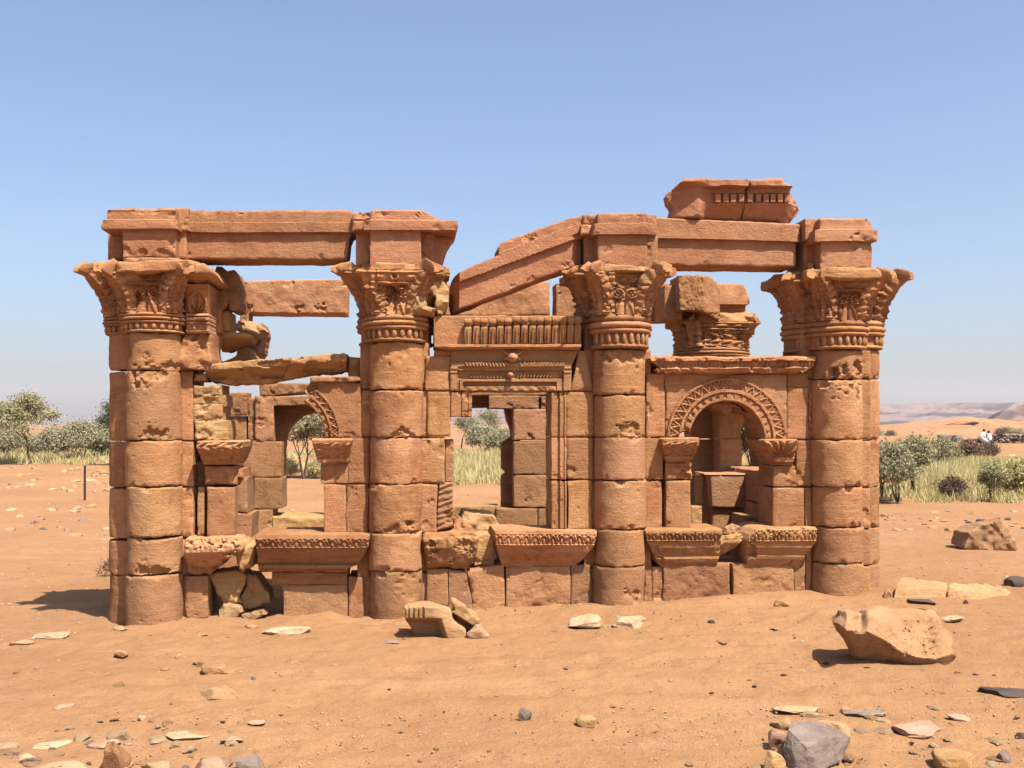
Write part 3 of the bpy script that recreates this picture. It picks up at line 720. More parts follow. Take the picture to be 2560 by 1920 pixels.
for i, (cx, rows) in enumerate(COLS):
    u = UC[i]
    gw = float(gz(*toworld(u, 0, 0)[:2])) - 0.12
    wt = P(cx, rows[0][0] - 60, 0.1)[1]
    hl, hr = (0.30, 0.285) if i in (1, 2) else ((0.06, 0.30) if i == 0 else (0.30, 0.27))
    sh = plainbox('column', u - hl, u + hr, 0.07, 0.52, gw, wt, kiosk, M_RED)
    shafts.append(sh)
    for j, (y0, y1) in enumerate(rows):
        w1 = P(cx, y0, -RC)[1]; w0 = P(cx, y1, -RC)[1]
        mt = M_RED if j not in (5,) else M_BROWN
        drum('drum', u + 0.006 * math.sin(j * 5.1 + i * 2.3), 0.005 * math.sin(j * 3.7 + i), RC * (1.0 + 0.014 * ((j * 7 + i) % 3 - 1)), w1, w0, sh, mt, big=BIGCHIP.get((i, j), ()))
    # narrow pier faces either side of the shaft, course by course
    for j, (y0, y1) in enumerate(rows):
        w1 = P(cx, y0, 0.03)[1]; w0 = P(cx, y1, 0.03)[1]
        for sd, hw in ((-1, hl), (1, hr)):
            if i == 0 and sd < 0: continue
            if i == 3 and sd > 0: continue
            x0 = u + sd * (RC - 0.03); x1 = u + sd * (hw + 0.012)
            a, b = Q(min(x0, x1), 0.03, w1); c2, d2 = Q(max(x0, x1), 0.03, w0)
            block(None, a, b, c2, d2, -0.03, 0.5, sh, M_RED, name='pier_block', gap=1.2, chips=3)
# side half columns of the two corner piers
SIDE = [(0, -90, -1, P(276, 1250, 0.275)[0]), (3, 90, 1, P(2192, 1250, 0.28)[0])]
for (i, face, sd, ue) in SIDE:
    cx, rows = COLS[i]
    uc = ue - sd * RC
    off = [(0, 0), (4, 2), (4, 2), (3, 1), (3, -3), (-5, -20)] if i == 0 else [(0, 0)] * 6
    for j, (y0, y1) in enumerate(rows):
        w1 = P(cx, y0 + off[j][0], 0.1)[1]; w0 = P(cx, y1 + off[j][1], 0.1)[1] - (0.1 if j == 5 else 0)
        drum('drum', uc, 0.275 if i == 0 else 0.28, RC, w1, w0, shafts[i], M_RED, face=face, chips=8)
        if i == 3:
            a, b = Q(UC[3] + 0.16, 0.02, w1); c2, d2 = Q(uc + 0.05, 0.02, w0)
            block(None, a, b, c2 - 1, d2, -0.035, 0.4, shafts[i], M_RED, name='pier_block', gap=1.0, chips=6)

CAPS = [(830, 781, 684, 663), (853, 787, 679, 664), (870, 787, 682, 668), (872, 801, 699, 679)]
DM = [0.05, 0.55, 0.15, 0.12]
ABK = [dict(tilt=-0.045, du=0.05, hw=0.36, cuts=((1, -0.6, 0.3, 0.86), (-1, -1, 0.1, 0.84), (0.8, -1, -0.7, 0.8))),
       dict(hw=0.29, cuts=((1, -1, 0.6, 0.6), (-1, -0.7, 0.8, 0.72))), dict(hw=0.31, cuts=((-1, -1, 0.3, 0.75), (1, -1, 0.5, 0.72))),
       dict(hw=0.35, cuts=((-1, -1, 0.5, 0.8), (0.7, -1, 0.9, 0.85)))]
for i, (yb, ym, yt, ya) in enumerate(CAPS):
    cx = COLS[i][0]; u = UC[i]
    # capital of the pier behind, wider, then the capital of the half column in front of it
    ab = 0.45 if i == 1 else (0.42 if i == 2 else 0.42)
    capital(u + (0.02 if i == 0 else (-0.03 if i == 3 else 0)), 0.30, 0.30, ab, yb + 8, ym + 4, yt + 6, ya + 3, cx, M_RED, dmg=0.45 if i == 1 else 0.25, vols=((-52, 50) if i in (1, 2) else ((50,) if i == 0 else (-52,))),
            beads=(-58, 58, 19), motif=False, rc=0.55 if i == 1 else (0.50 if i == 2 else 0.47), abk=dict(hw=ab, cuts=((-1, -1, 0.4, 0.7), (1, -1, 0.4, 0.7))), vcut={50: 0.7} if i == 1 else {})
    capital(u, 0.0, RC, 0.31 if i in (1, 2) else 0.32, yb, ym, yt, ya, cx, M_RED, dmg=DM[i], abk=ABK[i], rc=0.405, vcut={-45: 0.55} if i == 1 else {})
for (i, face, sd, ue) in SIDE:
    yb, ym, yt, ya = CAPS[i]; cx = COLS[i][0]
    capital(ue - sd * RC, 0.275 if i == 0 else 0.28, RC, 0.33, yb + (6 if i == 0 else 0), ym + (12 if i == 0 else 0), yt + (4 if i == 0 else -2), ya + 12, cx, M_RED, face=face, dmg=0.1, vols=(-45, 45), rc=0.44, abk=dict(hw=0.33, cuts=((0.2, -1, 1.4, 0.7), (-1, -1, 0.3, 0.75))))

relief('broken_capital', 'C', [(1600, 690), (1650, 660), (1740, 690), (1760, 760), (1810, 830), (1815, 900), (1790, 1000), (1740, 1060), (1700, 1055), (1690, 900), (1610, 850)], 0.10, 0.45, kiosk, M_YEL, rough=0.045, rnd=0.05, nscale=7, jag=0.005)
relief('broken_capital', 'C', [(1420, 880), (1520, 860), (1600, 900), (1620, 980), (1690, 1000), (1680, 1060), (1540, 1060), (1440, 1010)], 0.25, 0.45, kiosk, M_YEL, rough=0.04, rnd=0.05, nscale=9)

# --- carved ornaments as relief functions --------------------------
def lotus(row0, row1, period, amp=0.012):
    """row of arched leaves with a tongue in each, along a moulding between two rows of the loft"""
    def f(X, Y, Pr, U, W):
        k = np.clip((Pr - row0) / (row1 - row0), 0, 1); on = (Pr > row0) & (Pr < row1)
        jit = 0.12 * vn(U * 3, U * 0, U * 0, 71); q = (((U / period) + jit) % 1.0) * 2 - 1
        up = 1 - k
        arch = np.clip(1 - np.abs(up - (0.95 - 0.9 * q * q)) / 0.17, 0, 1)
        tong = np.clip(1 - np.hypot(q / 0.30, (up - 0.25) / 0.40), 0, 1) ** 0.5
        side = np.clip(1 - np.hypot((np.abs(q) - 0.95) / 0.25, (up - 0.75) / 0.35), 0, 1) ** 0.5
        er = 0.75 + 0.35 * vn(U * 6, U * 0, W * 6, 77)
        return np.where(on, amp * (1.25 * np.maximum(np.maximum(arch, tong), side) - 0.75) * er, 0)
    return f
def beads_orn(row0, row1, period, amp):
    def f(X, Y, Pr, U, W):
        k = (Pr - row0) / (row1 - row0); on = (k > 0) & (k < 1)
        return np.where(on, amp * (np.sqrt(np.abs(np.sin(np.pi * U / period))) - 0.6) * np.sin(np.pi * np.clip(k, 0, 1)) ** 0.5, 0)
    return f

# --- window bay between the first two columns -----------------------
bay1 = block('D', 640, 462, 765, 735, 0.0, 0.4, kiosk, name='window_wall')
W1 = bay1
for (x0, y0, x1, y1) in ((712, 150, 880, 212), (714, 206, 903, 270), (716, 264, 892, 362), (718, 356, 915, 474)):
    block('B', x0, y0, x1, y1, -0.03, 0.42, W1, M_YEL, rough=0.014, chips=8, chipd=0.03, rnd=0.012, wob=0.012, gap=-0.5, name='core_stone')
def scroll(X, Y, U, W=None):
    return 0.013 * np.sin(U * 62 + 2.2 * np.sin(W * 70)) * np.cos(W * 55 + 1.5 * np.sin(U * 40))
orn_imp = lambda X, Y, Pr, U, W: np.where((Pr > 0.9) & (Pr < 3.1), scroll(X, Y, U, W), 0)
loft('impost', [(745, 1005, 476, 0.09), (735, 1012, 486, 0.13), (738, 1008, 520, 0.13), (770, 985, 598, 0.03), (776, 972, 620, 0.0)], 0.4, W1, M_RED, 'B', orn=orn_imp, res=0.007, chips=12, chipd=0.045)
block('B', 780, 626, 966, 744, 0.0, 0.42, W1, rough=0.012, rnd=0.03, chips=10)
block('B', 794, 750, 966, 1046, 0.0, 0.42, W1)
block('B', 742, 748, 786, 1040, -0.05, 0.4, W1, M_YEL)
block('B', 712, 600, 784, 750, -0.2, 0.45, W1, M_BROWN)
block('B', 962, 640, 1015, 700, -0.12, 0.5, W1, M_RED, rough=0.015, chips=10)
block('B', 964, 694, 1042, 905, -0.15, 0.55, W1, M_BROWN); block('B', 964, 905, 1066, 1090, -0.15, 0.55, W1, M_BROWN)
loft('sill', [(690, 950, 1046, 0.06), (668, 985, 1062, 0.16), (662, 1005, 1100, 0.19), (660, 1010, 1130, 0.19), (664, 985, 1152, 0.175), (668, 880, 1190, 0.13), (680, 850, 1240, 0.06), (690, 800, 1280, 0.03)], 0.4, W1, M_RED, 'B',
     orn=lotus(1.2, 3.2, 0.085), res=0.008, rough=0.010, chips=14, chipd=0.06, chipr=0.1, wob=0.012, rnd=0.03)
relief('broken_sill', 'B', [(950, 1062), (1020, 1062), (1080, 1110), (1086, 1180), (1062, 1235), (995, 1262), (975, 1205), (960, 1150)], 0.06, 0.4, W1, M_YEL, rough=0.03, rnd=0.05, jag=0.01, nscale=8)
block('B', 668, 1282, 806, 1552, 0.02, 0.45, W1, M_BROWN, chips=8)
loft('sill', [(100, 762, 1027, 0.10), (88, 768, 1037, 0.20), (88, 768, 1060, 0.21), (92, 760, 1112, 0.195), (96, 752, 1124, 0.17), (100, 740, 1150, 0.15), (104, 700, 1212, 0.075), (104, 690, 1216, 0.10), (106, 640, 1236, 0.095), (110, 640, 1240, 0.03), (120, 640, 1256, 0.02)], 0.4, W1, M_RED, 'D',
     orn=lotus(2.0, 3.0, 0.098, 0.026), res=0.007, rough=0.005, chips=16, chipd=0.03)
block('D', 186, 1256, 640, 1334, 0.0, 0.4, W1, M_RED); block('D', 254, 1334, 638, 1580, 0.005, 0.42, W1, M_BROWN, rough=0.01, chips=10)
block('D', 642, 1288, 736, 1550, 0.0, 0.42, W1, M_RED); block('D', 690, 1060, 766, 1288, -0.02, 0.4, W1, M_RED)
block('D', 494, 736, 628, 1030, 0.0, 0.40, W1); block('D', 628, 736, 760, 1030, 0.005, 0.40, W1)
block('D', 478, 612, 640, 734, 0.0, 0.4, W1, chips=9)
loft('impost', [(430, 662, 464, 0.10), (424, 668, 474, 0.135), (428, 664, 495, 0.13), (455, 648, 582, 0.05), (455, 645, 586, 0.065), (458, 642, 606, 0.06), (480, 635, 612, 0.0), (482, 634, 626, 0.0)], 0.4, W1, M_RED, 'D', orn=lambda X, Y, Pr, U, W: np.where((Pr > 1.9) & (Pr < 3.1), scroll(X, Y, U, W), 0), res=0.006, chips=8)
def arch_orn(cx, cy, ri, ro, sx=1.0):
    def f(X, Y, U, W):
        r = np.hypot((X - cx) * sx, Y - cy); a = np.arctan2(cy - Y, X - cx); k = (r - ri) / (ro - ri)
        z = np.zeros_like(r)
        z += 0.020 * ((k > 0.0) & (k < 0.12)) + 0.028 * ((k > 0.38) & (k < 0.52)) + 0.024 * ((k > 0.90) & (k < 1.02))
        den = (k >= 0.12) & (k <= 0.38); z += den * 0.020 * (np.sin(a * 34) > -0.15) * (k < 0.30)
        zg = (k >= 0.52) & (k <= 0.90); tri = np.abs(((a * 6.4) % 1.0) - 0.5) * 2
        kk = (k - 0.52) / 0.38; z += zg * 0.022 * np.clip(1.2 - np.abs(tri - kk) * 3.5, 0, 1)
        z += zg * 0.016 * np.clip(1 - np.hypot((tri - 0.05) * 2.2, (kk - 0.75) * 2) * 1.3, 0, 1)
        er = 0.75 + 0.35 * vn(U * 6, U * 0, W * 6, 31)
        return z * er
    return f
relief('arch_spandrel', 'D', [(400, 150), (428, 118), (520, 130), (600, 132), (690, 134), (718, 136), (721, 457), (500, 457), (500, 430), (494, 380), (470, 330), (430, 288), (385, 258), (383, 236), (420, 228), (396, 202), (383, 182)], 0.0, 0.4, W1, M_RED,
       res=0.0072, dfn=arch_orn(247, 455, 253, 345), chips=8, wob=0.004)
loft('cornice', [(440, 690, 96, 0.02), (418, 712, 104, 0.05), (416, 715, 122, 0.05), (420, 690, 130, 0.045), (440, 660, 134, 0.0), (450, 655, 142, 0.0)], 0.38, W1, M_RED, 'D', chips=10, chipd=0.04, rnd=0.02)
block('C', 930, 1425, 1055, 1640, -0.12, 0.5, W1, M_BROWN, rough=0.03, rnd=0.05, chips=12)
block('B', 720, 76, 790, 128, 0.0, 0.3, W1, M_YEL, rough=0.02, rnd=0.03)
# broken inner face of the corner above the window
relief('broken_wall', 'L', [(1640, 130), (1700, 120), (1760, 165), (1850, 160), (1900, 230), (1915, 400), (1915, 640), (1800, 640), (1790, 560), (1700, 640), (1640, 700), (1600, 600), (1620, 250)], -0.35, 0.75, W1, M_BROWN, rough=0.012, rnd=0.010, jag=0.010, nscale=14)
block('L', 1690, 640, 1800, 880, -0.42, 0.8, W1, M_YEL, rough=0.014, chips=10)
block('L', 1610, 620, 1700, 900, -0.30, 0.7, W1, M_RED, rough=0.014, chips=10)
def medal(X, Y, Pr, U, W):
    cx, cy = 1430, 600; a = np.arctan2(cy + 60 - Y, X - cx); r = np.hypot((X - cx) / 110, (Y - cy + 30) / 150)
    return 0.016 * np.cos(a * 9) * (r < 0.75) + 0.022 * np.exp(-((r - 0.95) / 0.10) ** 2)
loft('wing_capital', [(1295, 1560, 330, 0.16), (1290, 1565, 420, 0.12), (1285, 1560, 560, 0.07), (1285, 1555, 672, 0.05)], 0.45, W1, M_RED, 'L', orn=medal, res=0.007, chips=8, rough=0.008)
loft('wing_neck', [(1285, 1556, 676, 0.075), (1285, 1556, 700, 0.085), (1288, 1556, 718, 0.06), (1286, 1556, 724, 0.085), (1286, 1556, 750, 0.085), (1288, 1556, 765, 0.055), (1288, 1556, 790, 0.075), (1290, 1556, 800, 0.05), (1290, 1556, 875, 0.045), (1288, 1558, 880, 0.07), (1288, 1558, 905, 0.06)], 0.45, W1, M_RED, 'L', orn=beads_orn(7.0, 8.0, 0.045, 0.024), res=0.007, chips=8)
loft('block', [(1290, 1580, 908, 0.03), (1180, 1590, 1100, 0.04), (1080, 1580, 1220, 0.06), (1090, 1530, 1335, 0.05)], 0.45, W1, M_RED, 'L', rough=0.014, chips=14, chipd=0.06, chipr=0.1, wob=0.012)
block('L', 1130, 300, 1300, 1100, -0.10, 0.45, W1, M_RED)
relief('broken_abacus', 'L', [(1100, 135), (1280, 100), (1500, 84), (1545, 120), (1590, 150), (1640, 250), (1560, 285), (1480, 255), (1400, 320), (1290, 300), (1180, 290), (1120, 220)], 0.26, 0.45, W1, M_RED, rough=0.03, rnd=0.03, jag=0.006, nscale=8, dfn=lambda X, Y, U, W: -0.14 * sstep(180, 300, Y) - 0.10 * sstep(1480, 1640, X))

# --- doorway bay -----------------------------------------------------
door = loft('doorway', [(140, 1312, 986, 0.03), (140, 1315, 992, 0.05), (142, 1315, 1050, 0.045), (145, 1315, 1205, 0.03), (145, 1316, 1212, 0.03), (142, 1320, 1215, 0.095), (146, 1318, 1234, 0.095), (200, 1312, 1250, 0.07), (230, 1310, None, 0.01), (235, 1306, 1262, 0.005)], 0.4, kiosk, M_RED, 'E', chips=10, chipd=0.03)
D1 = door
# sacred cobras of the frieze: hooded body with a disc head
def cobra_mesh():
    V, F = [], []
    prof = [(0.0, 0.026, 0.018), (0.10, 0.027, 0.020), (0.35, 0.030, 0.024), (0.60, 0.031, 0.028), (0.68, 0.028, 0.024), (0.71, 0.020, 0.012), (0.74, 0.022, 0.016), (0.79, 0.031, 0.030), (0.88, 0.033, 0.034), (0.96, 0.031, 0.030), (1.0, 0.024, 0.020)]
    n = 16
    for (t, hw, dp) in prof:
        for k in range(n):
            a = 2 * math.pi * k / n; cx, sy = math.cos(a), math.sin(a)
            gr = 0.006 * math.cos(cx * 8) if t < 0.65 else 0
            V.append((hw * math.copysign(abs(cx) ** 0.7, cx), -(dp + gr) * math.copysign(abs(sy) ** 0.7, sy), t))
    for i in range(len(prof) - 1):
        for k in range(n): F.append([i * n + k, i * n + (k + 1) % n, (i + 1) * n + (k + 1) % n, (i + 1) * n + k][::-1])
    F.append(list(range(n))); F.append(list(range((len(prof) - 1) * n, len(prof) * n))[::-1])
    V = np.array(V); V += 0.002 * np.stack([vn(V[:, 0] * 40, V[:, 1] * 40, V[:, 2] * 9, q) for q in (1, 2, 3)], -1)
    return mkmesh('cobra', V, F, M_RED, None, sharp=45)
COB = cobra_mesh(); rgk = random.Random(4)
def cobra(x, y0, y1, keep=1.0):
    a, b = K('E', x, y1); u, w0 = P(a, b, -0.05); a, b = K('E', x, y0); _, w1 = P(a, b, -0.10)
    o = bpy.data.objects.new('cobra', COB); link(o, D1); o.location = (u, -0.05, w0); o.scale = (1.0 + 0.08 * rgk.random(), 1, (w1 - w0) * keep)
    o.rotation_euler = (0.19 + 0.03 * rgk.random(), rgk.uniform(-0.02, 0.02), 0)
for x in (797, 862, 924, 986, 1047, 1107, 1167, 1227, 1285): cobra(x, 992, 1206)
for x, k in ((352, 0.0), (413, 0.93), (478, 0.97), (541, 0.94), (605, 0.92), (668, 0.98), (732, 0.95)):
    if k: cobra(x, 992, 1208, k)
def lintel_orn(X, Y, U, W):
    z = np.zeros_like(X)
    fr1 = (Y > 1362) & (Y < 1396); z += fr1 * 0.022
    side = (Y >= 1396) & ((X < 332) | (X > 1172)); z += side * 0.022
    z += side * 0.010 * (np.abs(((Y - 1396) / 28) % 1 - 0.5) < 0.12) * (Y < 1450)
    led = (Y >= 1396) & (Y < 1424) & ~side; z += led * 0.008
    rec = (Y >= 1424) & (Y < 1492) & ~side; z -= rec * 0.022
    l2 = (Y >= 1492) & (Y < 1516) & (X > 345) & (X < 1165); z += l2 * 0.020
    s2 = (Y >= 1516) & (((X > 345) & (X < 376)) | ((X > 1118) & (X < 1165))); z += s2 * 0.018
    rec2 = (Y >= 1516) & (Y < 1548) & (X >= 376) & (X <= 1118); z -= rec2 * 0.026
    band = (Y >= 1548) & (X >= 376) & (X <= 1118); z += band * (0.010 + 0.008 * np.sin(X / 13) * (Y < 1575))
    for (yc, hgt, x0, x1, xc) in ((1372, 34, 385, 1180, 775), (1464, 26, 430, 1080, 755)):
        dx = np.abs(X - xc); wing = (X > x0) & (X < x1) & (dx > 50); half = (x1 - x0) / 2
        top = yc - hgt * (1 - 0.5 * dx / half); inw = wing & (Y > top) & (Y < yc + hgt * 0.65)
        z += inw * (0.014 + 0.009 * np.sin(dx / 4.2 + (Y - yc) * 0.10))
    return z
relief('lintel', 'E', [(272, 1256), (1304, 1256), (1240, 1392), (1236, 1588), (1170, 1590), (270, 1590)], 0.0, 0.38, D1, M_RED, res=0.0068, dfn=lintel_orn, chips=6, wob=0.003)
def horned(cx, cy, rx, horns=True):
    a, b = K('E', cx, cy); u, w = P(a, b, -0.05); k = rx * 660 / 2106 / 286.0
    V, F = ico(4); V = V * np.array((k, 0.055, k * 0.98)); V *= (1 + 0.07 * fbm(V[:, 0] * 40, V[:, 1] * 40, V[:, 2] * 40, 3, 8))[:, None]
    o = frame_obj('sun_disc', mkmesh('sun_disc', V + np.array((u, -0.03, w)), F, M_RED), D1)
    if horns:
        for sd in (-1, 1):
            pts = [(u + sd * k * (0.55 + 0.5 * q + 0.95 * q * q), -0.05 - 0.02 * q, w + k * (0.35 + 0.15 * q + 0.55 * q * q)) for q in np.linspace(0, 1, 12)]
            tube('horn', pts, np.linspace(k * 0.26, k * 0.09, 12), M_RED, D1)
            pts = [(u + sd * k * (1.0 + 0.45 * q), -0.04, w - k * (0.1 + 0.75 * q - 0.5 * q * q)) for q in np.linspace(0, 1, 8)]
            tube('ear', pts, np.linspace(k * 0.22, k * 0.16, 8), M_RED, D1)
def tube(name, pts, rad, mat, parent, n=8, framed=True):
    pts = np.array(pts, float); V = []; m = len(pts)
    tan = np.gradient(pts, axis=0); tan /= np.linalg.norm(tan, axis=1, keepdims=True) + 1e-9
    ref = np.array((0.31, 0.9, 0.29))
    for i in range(m):
        a = np.cross(tan[i], ref); a /= np.linalg.norm(a) + 1e-9; b = np.cross(tan[i], a)
        for k in range(n):
            q = 2 * math.pi * k / n; V.append(pts[i] + rad[i] * (a * math.cos(q) + b * math.sin(q)))
    F = []
    for i in range(m - 1):
        for k in range(n): F.append([i * n + k, (i + 1) * n + k, (i + 1) * n + (k + 1) % n, i * n + (k + 1) % n])
    F.append(list(range(n))); F.append(list(range((m - 1) * n, m * n))[::-1])
    me = mkmesh(name, np.array(V), F, mat, None, sharp=50)
    if not framed:
        o = bpy.data.objects.new(name, me); return link(o, parent)
    return frame_obj(name, me, parent)
horned(772, 1316, 44); horned(755, 1460, 24, False)
quad('E', (1300, 1262), (1358, 1270), (1412, 1588), (1240, 1588), 0.0, 0.4, D1)
block('E', 76, 1308, 272, 1588, 0.0, 0.4, D1); block('E', 150, 1252, 274, 1310, 0.0, 0.4, D1)
block('F', 68, 186, 208, 457, 0.0, 0.42, D1); block('F', 20, 460, 172, 730, 0.01, 0.44, D1, chips=12)
block('F', 168, 470, 226, 728, -0.10, 0.5, D1, M_BROWN)
block('F', 15, 734, 126, 1024, 0.0, 0.42, D1)
def ribs(X, Y, Pr, U, W): return 0.006 * np.sin(Y / 5.5 + X * 0.06 + 1.2 * vn(X / 20, X * 0, Y / 20, 3))
quad('F', (140, 726), (222, 730), (218, 990), (124, 1012), 0.0, 0.4, D1, M_BROWN, orn=ribs, res=0.008)
def jamb_steps(edges):
    def f(X, Y, Pr, U, W):
        z = np.zeros_like(X)
        for (a, b, h) in edges: z += ((X >= a) & (X < b)) * h
        return z
    return f
block('F', 206, 186, 334, 342, 0.0, 0.36, D1, name='jamb', orn=jamb_steps(((206, 262, 0.012), (262, 274, -0.012), (274, 340, 0.0), (310, 322, 0.010))), res=0.007, chips=8)
JS = jamb_steps(((838, 850, -0.012), (850, 860, 0.014), (860, 878, 0.004), (878, 893, 0.018), (893, 900, -0.02)))
for (y0, y1) in ((186, 457), (459, 711), (715, 1004)):
    block('F', 800, y0, 897, y1, 0.0, 0.36, D1, name='jamb', orn=JS, res=0.007, chips=5)
block('F', 890, 188, 1056, 457, 0.0, 0.42, D1); block('F', 896, 459, 1050, 709, 0.0, 0.42, D1); block('F', 900, 713, 1044, 1004, 0.0, 0.42, D1)
loft('sill', [(70, 310, 1020, 0.06), (48, 350, 1034, 0.14), (42, 372, 1065, 0.18), (42, 374, 1120, 0.175), (46, 372, 1140, 0.15), (52, 350, 1200, 0.09), (56, 320, 1240, 0.03)], 0.4, D1, M_RED, 'F', orn=beads_orn(1.6, 3.2, 0.072, 0.02), res=0.008, rough=0.012, ds=0.66, chips=14, chipd=0.06, chipr=0.1, rnd=0.04, wob=0.012)
loft('sill', [(480, 1062, 1007, 0.12), (468, 1072, 1014, 0.22), (468, 1070, 1048, 0.23), (480, 1058, 1096, 0.215), (480, 1055, 1106, 0.19), (486, 1030, 1135, 0.165), (500, 980, 1190, 0.08), (510, 940, 1226, 0.02)], 0.4, D1, M_RED, 'F', orn=lotus(1.7, 2.95, 0.075, 0.024), res=0.0075, ds=0.66, chips=14)
block('F', 345, 1036, 466, 1222, -0.08, 0.42, D1, M_YEL, rough=0.015, chips=8)
block('F', 62, 1236, 192, 1500, 0.01, 0.42, D1, M_BROWN)
quad('F', (192, 1240), (300, 1255), (345, 1510), (192, 1510), 0.01, 0.42, D1, M_BROWN)
quad('F', (304, 1250), (520, 1215), (527, 1525), (349, 1525), 0.015, 0.42, D1, M_RED, chips=12, rough=0.01)
block('F', 534, 1222, 918, 1540, 0.02, 0.42, D1, M_BROWN, rough=0.012, chips=6, extra=[(740, 1360, 0.02, 0.075, 0.018), (840, 1470, 0.02, 0.120, 0.018), (720, 1500, 0.02, 0.090, 0.018)])
block('F', 918, 1215, 1036, 1530, 0.015, 0.42, D1, M_BROWN, extra=[(990, 1440, 0.02, 0.090, 0.018)])

# --- arched window bay -----------------------------------------------
W3 = block('H', 128, 165, 232, 524, 0.0, 0.4, kiosk, name='window_wall')
loft('cornice', [(150, 1070, 68, 0.06), (142, 1076, 76, 0.11), (150, 1074, 92, 0.115), (165, 1068, 98, 0.085), (200, 1062, 128, 0.075), (180, 1050, 136, 0.095), (200, 1010, 160, 0.075), (205, 985, None, 0.015), (210, 975, 170, 0.01)], 0.4, W3, M_RED, 'H',
     orn=beads_orn(3.0, 4.1, 0.034, 0.022), res=0.0075, chips=18, chipd=0.05, chipr=0.09, wob=0.007, extra=[(190, 110, 0.14, 0.13, 0.05), (270, 100, 0.14, 0.12, 0.04), (150, 140, 0.12, 0.1, 0.06)])
arc = [(575 + 207 * math.cos(t), 527 - 207 * math.sin(t)) for t in np.linspace(0.03, math.pi - 0.16, 40)]
relief('arch_spandrel', 'H', [(232, 168), (914, 168), (914, 530), (905, 532)] + [(782, 532)] + arc + [(360, 480), (310, 500), (305, 524), (234, 524)], 0.0, 0.36, W3, M_RED, res=0.0072, dfn=arch_orn(575, 527, 207, 334), chips=7, wob=0.004)
block('H', 914, 160, 1040, 250, -0.02, 0.4, W3, M_RED)
block('H', 916, 244, 1038, 536, 0.0, 0.4, W3); block('H', 1036, 244, 1058, 536, -0.01, 0.4, W3, name='jamb', orn=lambda X, Y, Pr, U, W: 0.008 * np.sin(W * 90), res=0.008)
block('H', 112, 526, 222, 760, 0.0, 0.4, W3); block('H', 116, 764, 214, 1036, -0.01, 0.4, W3)
loft('impost', [(222, 418, 524, 0.10), (216, 424, 532, 0.14), (216, 422, 558, 0.14), (232, 400, 622, 0.05), (232, 392, 632, 0.06), (234, 386, 648, 0.05), (236, 380, 652, 0.015), (238, 378, 664, 0.0)], 0.38, W3, M_RED, 'H', orn=lambda X, Y, Pr, U, W: np.where((Pr > 1.6) & (Pr < 3.1), scroll(X, Y, U, W), 0), res=0.006, chips=6)
block('H', 232, 664, 386, 760, 0.0, 0.38, W3, chips=12, chipd=0.05); block('H', 236, 763, 376, 1036, 0.0, 0.38, W3)
def palm(X, Y, Pr, U, W):
    a = np.arctan2(632 - Y, X - 885); r = np.hypot(X - 885, Y - 632)
    return np.where((Pr > 1.2) & (Pr < 2.9) & (r > 15), 0.014 * np.cos(a * 13), 0)
loft('impost', [(790, 970, 532, 0.10), (785, 974, 540, 0.13), (788, 972, 556, 0.13), (828, 958, 632, 0.04), (838, 955, 640, 0.06), (842, 952, 660, 0.05), (844, 950, 666, 0.0), (844, 950, 680, 0.0)], 0.38, W3, M_RED, 'H', orn=palm, res=0.006, chips=6)
block('H', 836, 680, 970, 800, 0.0, 0.38, W3, chips=8); block('H', 968, 538, 1056, 800, 0.0, 0.4, W3)
block('H', 834, 804, 1014, 1036, 0.0, 0.38, W3); block('H', 1016, 804, 1056, 1030, 0.01, 0.4, W3)
loft('sill', [(125, 545, 1034, 0.12), (115, 552, 1046, 0.19), (120, 552, 1066, 0.20), (130, 550, 1102, 0.185), (134, 548, 1112, 0.16), (150, 542, 1140, 0.145), (170, 535, 1190, 0.08), (175, 532, 1204, 0.09), (180, 525, 1222, 0.07), (218, 522, 1262, 0.0)], 0.4, W3, M_RED, 'H', orn=lotus(1.6, 2.95, 0.07, 0.024), res=0.0075, ds=0.66, chips=14)
loft('sill', [(770, 1070, 1026, 0.12), (735, 1082, 1040, 0.19), (705, 1083, 1070, 0.20), (690, 1080, 1102, 0.185), (688, 1078, 1112, 0.16), (690, 1055, 1140, 0.145), (690, 1020, 1184, 0.08), (690, 1015, 1190, 0.095), (692, 1010, 1206, 0.08), (695, 985, 1260, 0.0)], 0.4, W3, M_RED, 'H', orn=lotus(1.2, 2.95, 0.07, 0.024), res=0.0075, ds=0.66, chips=16, chipd=0.05)
block('H', 114, 1246, 158, 1470, 0.0, 0.4, W3, M_BROWN); block('H', 158, 1246, 220, 1470, 0.0, 0.4, W3, M_BROWN)
block('H', 220, 1232, 597, 1470, 0.02, 0.42, W3, M_BROWN, rough=0.012, chips=6, extra=[(330, 1330, 0.02, 0.090, 0.012), (470, 1320, 0.02, 0.075, 0.015), (400, 1410, 0.02, 0.150, 0.018), (540, 1400, 0.02, 0.098, 0.018)])
block('H', 610, 1230, 952, 1460, 0.02, 0.42, W3, M_BROWN, rough=0.012, chips=6, extra=[(740, 1350, 0.02, 0.090, 0.018), (850, 1370, 0.02, 0.120, 0.021), (920, 1340, 0.02, 0.075, 0.018)])
block('H', 952, 1195, 1020, 1440, 0.0, 0.42, W3, M_BROWN); block('H', 1022, 1110, 1054, 1440, 0.0, 0.42, W3, M_RED)
relief('broken_soffit', 'J', [(585, 215), (640, 185), (760, 175), (860, 200), (930, 250), (1010, 310), (990, 330), (900, 275), (850, 262), (825, 335), (780, 348), (730, 310), (690, 268), (640, 270)], -0.10, 0.42, W3, M_RED, rough=0.03, rnd=0.03, nscale=9, jag=0.006)
